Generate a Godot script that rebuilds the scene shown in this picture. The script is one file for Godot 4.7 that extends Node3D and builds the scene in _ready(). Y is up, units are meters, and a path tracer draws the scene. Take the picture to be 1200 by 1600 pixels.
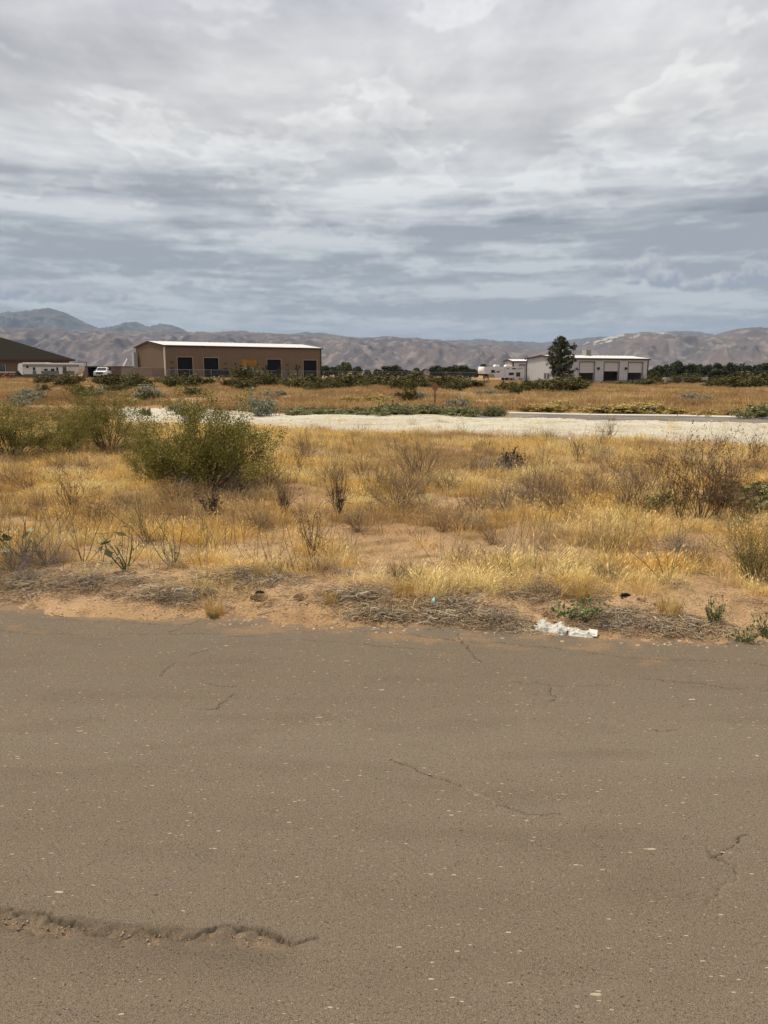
extends Node3D
# A vacant desert lot seen from the road: dusty asphalt, dry grass, creosote, two metal workshops, far hills, layered cloud.

const F := 1200.0          # focal length in photo pixels (photo is 1200 x 1600)
const HOR := 582.0         # photo row of the horizon
const EYE := 1.65
var pitch := atan((800.0 - HOR) / F)
var cam_basis: Basis
var rng := RandomNumberGenerator.new()
var counts := {}
var edge_a: Vector2        # two points (x, depth) on the far edge of the near road
var edge_b: Vector2
var noise_a := FastNoiseLite.new()
var noise_b := FastNoiseLite.new()
var noise_c := FastNoiseLite.new()
var noise_s := FastNoiseLite.new()
var M := {}

# ---------------------------------------------------------------- mesh builder
class MB:
	var v := PackedVector3Array()
	var c := PackedColorArray()
	var n := PackedVector3Array()
	var ix := PackedInt32Array()
	func tri(a: Vector3, b: Vector3, d: Vector3, col: Color) -> void:
		var k := v.size()
		v.push_back(a); v.push_back(b); v.push_back(d)
		c.push_back(col); c.push_back(col); c.push_back(col)
		ix.push_back(k); ix.push_back(k + 1); ix.push_back(k + 2)
	func quad(a: Vector3, b: Vector3, d: Vector3, e: Vector3, col: Color) -> void:
		var k := v.size()
		v.push_back(a); v.push_back(b); v.push_back(d); v.push_back(e)
		c.push_back(col); c.push_back(col); c.push_back(col); c.push_back(col)
		ix.push_back(k); ix.push_back(k + 1); ix.push_back(k + 2)
		ix.push_back(k); ix.push_back(k + 2); ix.push_back(k + 3)
	func tube(p: Vector3, q: Vector3, r0: float, r1: float, sides: int, col: Color) -> void:
		var d := (q - p).normalized()
		var u := d.cross(Vector3.UP)
		if u.length() < 0.05: u = d.cross(Vector3.RIGHT)
		u = u.normalized()
		var w := d.cross(u)
		var k := v.size()
		for i in sides:
			var a := TAU * i / sides
			var o := u * cos(a) + w * sin(a)
			v.push_back(p + o * r0); v.push_back(q + o * r1)
			c.push_back(col); c.push_back(col)
		for i in sides:
			var i0 := k + 2 * i
			var i1 := k + 2 * ((i + 1) % sides)
			ix.push_back(i0); ix.push_back(i0 + 1); ix.push_back(i1 + 1)
			ix.push_back(i0); ix.push_back(i1 + 1); ix.push_back(i1)
	func box(lo: Vector3, hi: Vector3, col: Color) -> void:
		var p := [Vector3(lo.x, lo.y, lo.z), Vector3(hi.x, lo.y, lo.z), Vector3(hi.x, hi.y, lo.z), Vector3(lo.x, hi.y, lo.z), Vector3(lo.x, lo.y, hi.z), Vector3(hi.x, lo.y, hi.z), Vector3(hi.x, hi.y, hi.z), Vector3(lo.x, hi.y, hi.z)]
		for f in [[0, 1, 2, 3], [5, 4, 7, 6], [4, 0, 3, 7], [1, 5, 6, 2], [3, 2, 6, 7], [4, 5, 1, 0]]:
			quad(p[f[0]], p[f[1]], p[f[2]], p[f[3]], col)
	# outline in the x-y plane (counted from the +z side), thickness from z0 to z1
	func prism(pts: PackedVector2Array, z0: float, z1: float, col: Color) -> void:
		var t := Geometry2D.triangulate_polygon(pts)
		for i in range(0, t.size(), 3):
			tri(Vector3(pts[t[i]].x, pts[t[i]].y, z1), Vector3(pts[t[i + 1]].x, pts[t[i + 1]].y, z1), Vector3(pts[t[i + 2]].x, pts[t[i + 2]].y, z1), col)
			tri(Vector3(pts[t[i]].x, pts[t[i]].y, z0), Vector3(pts[t[i + 2]].x, pts[t[i + 2]].y, z0), Vector3(pts[t[i + 1]].x, pts[t[i + 1]].y, z0), col)
		for i in pts.size():
			var a := pts[i]
			var b := pts[(i + 1) % pts.size()]
			quad(Vector3(a.x, a.y, z0), Vector3(b.x, b.y, z0), Vector3(b.x, b.y, z1), Vector3(a.x, a.y, z1), col)
	func leaf(p: Vector3, d: Vector3, s: Vector3, col: Color) -> void:
		quad(p - d * 0.5, p + s * 0.5, p + d * 0.5, p - s * 0.5, col)
	func ball(ctr: Vector3, r: Vector3, nu: int, nv: int, col: Color) -> void:
		for j in nv:
			for i in nu:
				var q := []
				for o in [[0, 0], [1, 0], [1, 1], [0, 1]]:
					var a: float = TAU * (i + o[0]) / nu
					var b: float = PI * (j + o[1]) / nv
					q.append(ctr + Vector3(cos(a) * sin(b) * r.x, cos(b) * r.y, sin(a) * sin(b) * r.z))
				quad(q[0], q[1], q[2], q[3], col)
	func mesh() -> ArrayMesh:
		var a := []
		a.resize(Mesh.ARRAY_MAX)
		a[Mesh.ARRAY_VERTEX] = v
		a[Mesh.ARRAY_COLOR] = c
		a[Mesh.ARRAY_INDEX] = ix
		if n.size() == v.size(): a[Mesh.ARRAY_NORMAL] = n
		var m := ArrayMesh.new()
		m.add_surface_from_arrays(Mesh.PRIMITIVE_TRIANGLES, a)
		return m

# ---------------------------------------------------------------- scene helpers
func numbered(called: String) -> String:
	counts[called] = counts.get(called, -1) + 1
	return called if counts[called] == 0 else "%s_%03d" % [called, counts[called]]

func tag(o: Node, label: String, category := "", group := "", kind := "") -> void:
	if label: o.set_meta("label", label)
	if category: o.set_meta("category", category)
	if group: o.set_meta("group", group)
	if kind: o.set_meta("kind", kind)

func thing(called: String, label: String, category: String, at := Vector3.ZERO, turn := 0.0, group := "") -> Node3D:
	var o := Node3D.new()
	o.name = numbered(called)
	add_child(o)
	o.position = at
	o.rotation.y = turn
	tag(o, label, category, group)
	return o

func part(parent: Node, called: String, mesh: Mesh, mat: Material) -> MeshInstance3D:
	var o := MeshInstance3D.new()
	o.name = called
	o.mesh = mesh
	o.material_override = mat
	parent.add_child(o, true)
	return o

func single(called: String, mesh: Mesh, mat: Material, label: String, category := "", group := "", kind := "") -> MeshInstance3D:
	var o := part(self, numbered(called), mesh, mat)
	tag(o, label, category, group, kind)
	return o

func scatter(called: String, mesh: Mesh, mat: Material, xf: Array, cols: Array, label: String, category: String) -> void:
	var mm := MultiMesh.new()
	mm.transform_format = MultiMesh.TRANSFORM_3D
	mm.use_colors = true
	mm.mesh = mesh
	mm.instance_count = xf.size()
	for i in xf.size():
		mm.set_instance_transform(i, xf[i])
		mm.set_instance_color(i, cols[i])
	var o := MultiMeshInstance3D.new()
	o.name = numbered(called)
	o.multimesh = mm
	o.material_override = mat
	add_child(o)
	tag(o, label, category, "", "stuff")

func flat_box(lo: Vector3, hi: Vector3, col: Color) -> ArrayMesh:
	var b := MB.new()
	b.box(lo, hi, col)
	return b.mesh()

func vmat(rough := 0.9, spec := 0.3) -> StandardMaterial3D:
	var m := StandardMaterial3D.new()
	m.vertex_color_use_as_albedo = true
	m.roughness = rough
	m.metallic_specular = spec
	m.cull_mode = BaseMaterial3D.CULL_DISABLED
	return m

# ---------------------------------------------------------------- photo pixel <-> place
func ray(px: float, py: float) -> Vector3:
	return cam_basis * Vector3((px - 600.0) / F, (800.0 - py) / F, -1.0)

func pt(px: float, py: float, depth: float) -> Vector3:      # the point on that pixel's ray at that depth
	var r := ray(px, py)
	return Vector3(0, EYE, 0) + r * (depth / -r.z)

func gpt(px: float, py: float) -> Vector3:                   # where that pixel's ray meets the ground
	var r := ray(px, py)
	var h := 0.0
	var p := Vector3.ZERO
	for i in 5:
		var t := (h - EYE) / minf(r.y, -0.0008)
		p = Vector3(r.x * t, h, r.z * t)
		h = gh(p.x, -p.z)
	p.y = h
	return p

func at_depth(px: float, depth: float) -> Vector3:           # on the ground, under the pixel column, at that depth
	var x := (px - 600.0) / F * depth * 1.0
	x = ray(px, HOR).x / -ray(px, HOR).z * depth
	return Vector3(x, gh(x, depth), -depth)

func proj(p: Vector3) -> Vector2:
	var q := cam_basis.inverse() * (p - Vector3(0, EYE, 0))
	return Vector2(600.0 + F * q.x / -q.z, 800.0 - F * q.y / -q.z)

func edge_depth(x: float) -> float:
	return lerpf(edge_a.y, edge_b.y, (x - edge_a.x) / (edge_b.x - edge_a.x))

func pl(pts: Array, x: float) -> float:                      # piecewise linear through [x, y] pairs
	if x <= pts[0][0]: return pts[0][1]
	for i in range(1, pts.size()):
		if x <= pts[i][0]:
			return lerpf(pts[i - 1][1], pts[i][1], (x - pts[i - 1][0]) / (pts[i][0] - pts[i - 1][0]))
	return pts[-1][1]

var pits := []             # animal burrows in the verge: [x, depth, radius, depth of the hole]
func gh(x: float, d: float) -> float:                        # height of the ground
	var s := d - edge_depth(clampf(x, -60.0, 60.0))
	var h := -0.14 + 0.14 * smoothstep(-0.75, 0.0, s) + 0.075 * smoothstep(-0.12, 0.75, s)
	if d < 45.0:
		var k := smoothstep(-0.3, 0.4, s) * (1.0 - smoothstep(30.0, 45.0, d))
		h += k * (noise_a.get_noise_2d(x * 40.0, d * 40.0) * 0.05 + noise_b.get_noise_2d(x * 160.0, d * 160.0) * 0.022)
		h += 0.012 * noise_b.get_noise_2d(x * 500.0 + 90.0, d * 500.0) * smoothstep(-0.5, 0.1, s)
	if s > -0.2 and s < 1.6:
		h += 0.05 * maxf(0.0, noise_a.get_noise_2d(x * 95.0 + 400.0, d * 130.0)) * smoothstep(0.05, 0.4, s) * (1.0 - smoothstep(0.9, 1.6, s))
	for p in pits:
		var dx: float = x - p[0]
		var dd: float = (d - p[1]) * 1.15
		var q := sqrt(dx * dx + dd * dd) / float(p[2])
		if q < 2.4:
			h -= float(p[3]) * (1.0 - smoothstep(0.55, 1.15, q))
			h += 0.035 * smoothstep(0.9, 1.3, q) * (1.0 - smoothstep(1.3, 2.4, q))
	var far := smoothstep(28.0, 110.0, d)
	h += far * (-0.011 * clampf(x, -90.0, 0.0) - 0.008 * clampf(x, 0.0, 90.0)) * (1.0 - smoothstep(900.0, 2500.0, d))
	return h

# ---------------------------------------------------------------- start
func _ready() -> void:
	rng.seed = 7
	cam_basis = Basis(Vector3.RIGHT, -pitch)
	for k in 3:
		var nz: FastNoiseLite = [noise_a, noise_b, noise_c][k]
		nz.seed = 11 + k
		nz.noise_type = FastNoiseLite.TYPE_SIMPLEX_SMOOTH
		nz.frequency = 0.01
		nz.fractal_type = FastNoiseLite.FRACTAL_FBM
		nz.fractal_octaves = 3 if k < 2 else 5
	noise_s.seed = 29
	noise_s.frequency = 0.01
	noise_s.fractal_octaves = 7
	noise_s.fractal_gain = 0.6
	var cam := Camera3D.new()
	cam.fov = rad_to_deg(2.0 * atan(800.0 / F))
	cam.near = 0.1
	cam.far = 60000.0
	cam.position = Vector3(0, EYE, 0)
	cam.basis = cam_basis
	add_child(cam)
	cam.current = true

	var env := Environment.new()
	env.background_mode = Environment.BG_SKY
	env.tonemap_mode = Environment.TONE_MAPPER_LINEAR
	env.tonemap_exposure = 1.0
	env.sdfgi_enabled = true
	env.ssao_enabled = true
	env.ssil_enabled = true
	env.fog_enabled = true
	env.fog_density = 0.000036
	env.fog_light_color = Color(0.60, 0.68, 0.78)
	var sky := Sky.new()
	sky.sky_material = make_sky()
	env.sky = sky
	var we := WorldEnvironment.new()
	we.environment = env
	add_child(we)

	var sun := DirectionalLight3D.new()
	sun.light_energy = 1.4
	sun.light_angular_distance = 9.0
	sun.light_color = Color(1.0, 0.95, 0.86)
	sun.shadow_enabled = true
	add_child(sun)
	sun.look_at_from_position(Vector3(-4.4, 9.0, -1.4), Vector3.ZERO)

	print("sky done ", Time.get_ticks_msec())
	var e0 := ray(0, 950)
	var e1 := ray(1200, 1006)
	edge_a = Vector2(e0.x, -e0.z) * (-EYE / e0.y)
	edge_b = Vector2(e1.x, -e1.z) * (-EYE / e1.y)
	make_materials()
	make_pits()
	make_ground()
	make_road()
	make_lot()
	make_mountains()
	print("setting done ", Time.get_ticks_msec())
	make_brown_workshop()
	make_white_workshop()
	make_far_left()
	make_far_things()
	make_trees()
	print("buildings done ", Time.get_ticks_msec())
	make_bushes()
	make_far_bushes()
	print("bushes done ", Time.get_ticks_msec())
	make_grass()
	make_litter()
	print("all done ", Time.get_ticks_msec())

# ---------------------------------------------------------------- sky
func srgb(r: float, g: float, b: float) -> Vector3:
	return Vector3(r, g, b) / 255.0

var sky_rows := [[-2.0, Vector3(164, 172, 180)], [1.2, Vector3(165, 173, 181)], [2.8, Vector3(167, 174, 181)], [4.6, Vector3(170, 177, 184)], [7.3, Vector3(174, 181, 188)], [10.3, Vector3(187, 192, 198)], [13.0, Vector3(206, 209, 212)], [16.3, Vector3(214, 214, 215)], [20.0, Vector3(212, 212, 214)], [24.0, Vector3(211, 212, 218)], [50.0, Vector3(212, 214, 219)], [91.0, Vector3(218, 220, 225)]]
var puffs := [[1010, 422, 50, 30], [985, 438, 24, 12], [1040, 436, 40, 22], [1135, 440, 60, 20], [1185, 428, 46, 28], [1085, 448, 40, 12], [738, 450, 17, 11], [368, 412, 22, 7], [60, 462, 80, 18], [140, 466, 70, 14], [10, 455, 40, 20], [250, 410, 20, 5]]

func sky_color(az: float, el: float) -> Color:
	var se := sin(el)
	var k := cos(el) / (maxf(se, 0.0) + 0.055)
	var u := sin(az) * k
	var v := cos(az) * k
	var w := noise_b.get_noise_2d(u * 40.0 + 300.0, v * 40.0)
	var w2 := noise_b.get_noise_2d(u * 40.0 - 500.0, v * 40.0 + 77.0)
	var big := noise_s.get_noise_2d(u * 60.0 + w * 12.0, v * 44.0 + w2 * 12.0)
	var fine := noise_s.get_noise_2d(u * 190.0 + w * 22.0 + 900.0, v * 130.0 + w2 * 22.0)
	var edge := noise_s.get_noise_2d(u * 130.0 + w * 20.0 - 400.0, v * 100.0 + w2 * 20.0 + 60.0)
	var puff := smoothstep(0.02, 0.16, edge) * (1.0 - smoothstep(0.16, 0.5, edge))
	var streak := noise_s.get_noise_2d(az * 150.0 + 40.0 + w * 4.0, el * 1900.0 + w2 * 10.0)
	var e := rad_to_deg(el)
	var base := Vector3.ZERO
	for i in range(1, sky_rows.size()):
		if e <= sky_rows[i][0] or i == sky_rows.size() - 1:
			base = (sky_rows[i - 1][1] as Vector3).lerp(sky_rows[i][1], clampf((e - sky_rows[i - 1][0]) / (sky_rows[i][0] - sky_rows[i - 1][0]), 0.0, 1.0))
			break
	var amp := smoothstep(0.3, 5.0, e) * (1.0 - 0.25 * smoothstep(30.0, 60.0, e))
	var mid := smoothstep(2.0, 5.0, e) * (1.0 - smoothstep(11.0, 15.0, e))
	var t := amp * (big * 26.0 + fine * 26.0 + puff * 15.0 - 4.0) + (mid * 70.0 + 22.0) * streak * (1.0 - 0.75 * smoothstep(14.0, 24.0, e))
	t = clampf(t, -46.0 + 16.0 * smoothstep(9.0, 14.0, e), 27.0)
	base += Vector3(t * 1.04, t, t * 0.9)
	# thin spots where blue shows
	var gap := smoothstep(0.24, 0.42, noise_a.get_noise_2d(u * 34.0 + 1200.0, v * 40.0)) * smoothstep(16.0, 20.0, e) * smoothstep(0.0, -0.25, fine + big * 0.4)
	base = base.lerp(Vector3(166, 190, 222), 0.6 * gap)
	# low heaped clouds
	var px := 600.0 + F * tan(clampf(az, -1.2, 1.2)) / 1.0
	if absf(az) < 0.6 and e < 14.0:
		var dir := Vector3(sin(az) * cos(el), sin(el), -cos(az) * cos(el))
		var q := proj(Vector3(0, EYE, 0) + dir * 100.0)
		for p in puffs:
			var dx: float = (q.x - p[0]) / p[2]
			var dy: float = (q.y - p[1]) / p[3]
			if absf(dx) < 1.8 and absf(dy) < 2.0:
				var nn := noise_c.get_noise_2d(q.x * 2.6 + 31.0, q.y * 3.4)
				var n2 := noise_c.get_noise_2d(q.x * 7.0, q.y * 8.0 + 50.0)
				if dy > 0.0: dy *= 1.5
				var r := sqrt(dx * dx + dy * dy) + nn * 0.4 + n2 * 0.2
				var a := (1.0 - smoothstep(0.62, 1.02, r)) * (0.95 if p[3] > 15.0 and p[0] > 500 else 0.55)
				var up := clampf(0.5 - dy * 0.55 - dx * 0.12 + nn * 0.5 + n2 * 0.3, 0.0, 1.0)
				base = base.lerp(Vector3(136, 146, 162).lerp(Vector3(206, 207, 210), up), a)
	return Color(clampf(base.x, 0, 255) / 255.0, clampf(base.y, 0, 255) / 255.0, clampf(base.z, 0, 255) / 255.0)

func make_sky() -> PanoramaSkyMaterial:
	var w := 4096
	var h := 2048
	var lw := 1024
	var lh := 256
	var low := Image.create(lw, lh, false, Image.FORMAT_RGB8)
	for j in lh:
		var el := (1.0 - (j + 0.5) / lh) * PI / 2.0
		for i in lw:
			low.set_pixel(i, j, sky_color((i + 0.5) / lw * TAU, el))
	low.resize(w, h / 2, Image.INTERPOLATE_CUBIC)
	var img := Image.create(w, h, false, Image.FORMAT_RGB8)
	img.fill(Color(0.34, 0.30, 0.25))
	img.blit_rect(low, Rect2i(0, 0, w, h / 2), Vector2i.ZERO)
	var reach := 370
	for j in range(700, h / 2):
		var el := (0.5 - (j + 0.5) / h) * PI
		for i in range(-reach, reach):
			img.set_pixel(posmod(i, w), j, sky_color((i + 0.5) / w * TAU, el))
	var m := PanoramaSkyMaterial.new()
	m.panorama = ImageTexture.create_from_image(img)
	return m

# ---------------------------------------------------------------- materials
func speckle(size: int, base: Color, spread: float, fleck_count: int, flecks: Array, seed_n: int, rmax: int) -> Image:
	var a := FastNoiseLite.new()
	a.seed = seed_n
	a.frequency = 0.09
	a.fractal_octaves = 4
	var b := FastNoiseLite.new()
	b.seed = seed_n + 5
	b.frequency = 0.35
	b.fractal_octaves = 2
	var ia := a.get_seamless_image(size, size)
	var ib := b.get_seamless_image(size, size)
	ia.convert(Image.FORMAT_L8)
	ib.convert(Image.FORMAT_L8)
	var da := ia.get_data()
	var db := ib.get_data()
	var out := PackedByteArray()
	out.resize(size * size * 3)
	var br := base.r * 255.0
	var bg := base.g * 255.0
	var bb := base.b * 255.0
	for i in size * size:
		var k: float = 1.0 + spread * ((da[i] - 128) * 0.25 + (db[i] - 128)) / 128.0
		out[i * 3] = clampi(int(br * k), 0, 255)
		out[i * 3 + 1] = clampi(int(bg * k), 0, 255)
		out[i * 3 + 2] = clampi(int(bb * k), 0, 255)
	var r := RandomNumberGenerator.new()
	r.seed = seed_n
	for f in fleck_count:
		var cx := r.randi() % size
		var cy := r.randi() % size
		var rad := 0.7 + pow(r.randf(), 3.0) * rmax
		var asp := r.randf_range(0.6, 1.0)
		var col: Color = flecks[r.randi() % flecks.size()]
		var mul := r.randf_range(0.7, 1.15)
		var n := int(ceil(rad))
		for y in range(-n, n + 1):
			for x in range(-n, n + 1):
				if x * x + y * y / (asp * asp) <= rad * rad:
					var o := (posmod(cy + y, size) * size + posmod(cx + x, size)) * 3
					out[o] = clampi(int(col.r * mul * 255), 0, 255)
					out[o + 1] = clampi(int(col.g * mul * 255), 0, 255)
					out[o + 2] = clampi(int(col.b * mul * 255), 0, 255)
	return Image.create_from_data(size, size, false, Image.FORMAT_RGB8, out)

func noise_tex(size: int, freq: float, oct: int, seed_n: int) -> ImageTexture:
	var a := FastNoiseLite.new()
	a.seed = seed_n
	a.frequency = freq
	a.fractal_octaves = oct
	return ImageTexture.create_from_image(a.get_seamless_image(size, size))

func make_materials() -> void:
	var road := vmat(0.92, 0.25)
	road.albedo_texture = ImageTexture.create_from_image(speckle(1024, Color(0.85, 0.85, 0.85), 0.6, 24000, [Color(1, 0.98, 0.92), Color(0.72, 0.71, 0.7), Color(1, 0.96, 0.88), Color(0.68, 0.66, 0.64), Color(1, 0.97, 0.93)], 3, 2))
	road.uv1_triplanar = true
	road.uv1_world_triplanar = true
	road.uv1_scale = Vector3(0.8, 0.8, 0.8)
	road.heightmap_enabled = true
	road.heightmap_texture = noise_tex(1024, 0.42, 2, 8)
	road.heightmap_scale = 0.13
	M.road = road
	var soil := vmat(0.95, 0.15)
	soil.albedo_texture = ImageTexture.create_from_image(speckle(1024, Color(0.88, 0.88, 0.88), 0.30, 9000, [Color(1, 0.96, 0.9), Color(0.62, 0.56, 0.5), Color(0.8, 0.72, 0.62), Color(0.5, 0.44, 0.38)], 21, 4))
	soil.uv1_triplanar = true
	soil.uv1_world_triplanar = true
	soil.uv1_scale = Vector3(0.47, 0.47, 0.47)
	soil.heightmap_enabled = true
	soil.heightmap_texture = noise_tex(1024, 0.08, 4, 18)
	soil.heightmap_scale = 1.2
	M.soil = soil
	M.plain = vmat(0.85, 0.3)
	M.rock = vmat(1.0, 0.05)
	M.metal = vmat(0.55, 0.5)
	M.cloth = vmat(0.95, 0.1)
	M.paint = vmat(0.35, 0.5)
	M.dark_glass = vmat(0.08, 0.5)
	M.door = vmat(0.8, 0.1)
	M.grass = vmat(0.85, 0.2)
	M.grass.backlight_enabled = true
	M.grass.backlight = Color(0.7, 0.7, 0.7)
	M.twig = vmat(0.9, 0.15)
	M.leaf = vmat(0.7, 0.3)
	M.leaf.backlight_enabled = true
	M.leaf.backlight = Color(0.4, 0.4, 0.3)
	var roofing := vmat(0.95, 0.1)
	roofing.albedo_texture = noise_tex(256, 0.2, 3, 77)
	roofing.uv1_triplanar = true
	roofing.uv1_scale = Vector3(0.5, 0.5, 0.5)
	M.roofing = roofing

# ---------------------------------------------------------------- grids
func steps(list: Array) -> PackedFloat32Array:               # [start, [end, step], ...], step > 0 a fixed step, < 0 a growth factor
	var o := PackedFloat32Array()
	var x: float = list[0]
	o.push_back(x)
	var last := 1.0
	for k in range(1, list.size()):
		var to: float = list[k][0]
		var st: float = list[k][1]
		while x < to - 1e-4:
			if st > 0.0: last = st
			else: last *= -st
			x = minf(x + last, to)
			o.push_back(x)
	return o

func mirrored(a: PackedFloat32Array) -> PackedFloat32Array:
	var o := PackedFloat32Array()
	for i in range(a.size() - 1, 0, -1): o.push_back(-a[i])
	o.append_array(a)
	return o

func grid_mesh(P: PackedVector3Array, C: PackedColorArray, nx: int, nz: int) -> ArrayMesh:
	var N := PackedVector3Array()
	N.resize(P.size())
	for j in nz:
		for i in nx:
			var k := j * nx + i
			var a := P[k + 1 if i < nx - 1 else k] - P[k - 1 if i > 0 else k]
			var b := P[k + nx if j < nz - 1 else k] - P[k - nx if j > 0 else k]
			var q := a.cross(b)
			if q.y < 0.0: q = -q
			N[k] = q.normalized()
	var ix := PackedInt32Array()
	ix.resize((nx - 1) * (nz - 1) * 6)
	var w := 0
	for j in nz - 1:
		for i in nx - 1:
			var k := j * nx + i
			ix[w] = k; ix[w + 1] = k + nx; ix[w + 2] = k + nx + 1
			ix[w + 3] = k; ix[w + 4] = k + nx + 1; ix[w + 5] = k + 1
			w += 6
	var arr := []
	arr.resize(Mesh.ARRAY_MAX)
	arr[Mesh.ARRAY_VERTEX] = P
	arr[Mesh.ARRAY_NORMAL] = N
	arr[Mesh.ARRAY_COLOR] = C
	arr[Mesh.ARRAY_INDEX] = ix
	var m := ArrayMesh.new()
	m.add_surface_from_arrays(Mesh.PRIMITIVE_TRIANGLES, arr)
	return m

func lerp_c(a: Color, b: Color, t: float) -> Color:
	return a.lerp(b, clampf(t, 0.0, 1.0))

const SOIL := Color(0.41, 0.255, 0.135)
const SOIL_PALE := Color(0.50, 0.34, 0.195)
const SOIL_DARK := Color(0.27, 0.165, 0.085)

func make_pits() -> void:
	for p in [[407, 938, 0.052, 0.17], [473, 938, 0.05, 0.12], [979, 939, 0.035, 0.14], [1006, 948, 0.04, 0.08], [862, 962, 0.05, 0.08]]:
		var r := ray(p[0], p[1])
		var t := (0.05 - EYE) / r.y
		pits.append([r.x * t, -r.z * t, p[2], p[3]])

func make_ground() -> void:
	var zs := steps([-30.0, [3.4, 3.0], [4.2, 0.15], [7.2, 0.022], [14.0, 0.07], [26.0, 0.2], [45.0, 0.7], [60.0, 2.0], [24000.0, -1.13]])
	var xs := mirrored(steps([0.0, [4.2, 0.022], [10.0, 0.09], [26.0, 0.5], [60.0, 2.0], [24000.0, -1.16]]))
	var nx := xs.size()
	var nz := zs.size()
	var P := PackedVector3Array()
	var C := PackedColorArray()
	P.resize(nx * nz)
	C.resize(nx * nz)
	for j in nz:
		for i in nx:
			var x := xs[i]
			var d := zs[j]
			P[j * nx + i] = Vector3(x, gh(x, d) - (0.0 if d > 3.4 else 0.2), -d)
			var a := noise_c.get_noise_2d(x * 30.0, d * 30.0)
			var b := noise_c.get_noise_2d(x * 160.0 + 70.0, d * 160.0)
			var col := lerp_c(SOIL, SOIL_PALE, 0.5 + a * 1.2)
			col = lerp_c(col, SOIL_DARK, (b - 0.12) * 2.2)
			C[j * nx + i] = col
	var o := single("ground", grid_mesh(P, C, nx, nz), M.soil, "sandy tan desert ground of the vacant lot and flats", "", "", "structure")
	print("ground ", P.size(), " in grid ", nx, "x", nz, " ", o.name)

# ---------------------------------------------------------------- road
var cracks := [
	[[0, 1424], [40, 1432], [80, 1440], [130, 1441], [180, 1448], [230, 1452], [260, 1455], [300, 1457], [360, 1455], [400, 1457], [425, 1462], [440, 1468], [495, 1470]],
	[[1230, 1290], [1195, 1295], [1165, 1298], [1140, 1305], [1138, 1315], [1120, 1325], [1100, 1335], [1115, 1345], [1130, 1355], [1135, 1370], [1125, 1390], [1118, 1420]],
	[[600, 1180], [690, 1215], [740, 1232], [770, 1250], [830, 1268], [900, 1275], [960, 1288]],
	[[245, 1055], [262, 1040], [285, 1027], [325, 1015]], [[305, 1108], [340, 1108], [355, 1100], [375, 1085]], [[320, 1070], [372, 1072]],
	[[-100, 962], [100, 968], [200, 975], [300, 978], [420, 983], [600, 990], [800, 1008], [960, 1025], [1200, 1042], [1400, 1055]],
	[[0, 985], [140, 993], [330, 990], [450, 1000], [600, 1008], [700, 1018]], [[265, 988], [290, 978], [318, 966]],
	[[1000, 1062], [1100, 1068], [1260, 1082]], [[870, 1075], [877, 1090], [862, 1105]], [[720, 990], [735, 1010], [745, 1035]], [[1020, 1142], [1060, 1144]], [[800, 1062], [870, 1072], [960, 1076]]]

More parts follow.
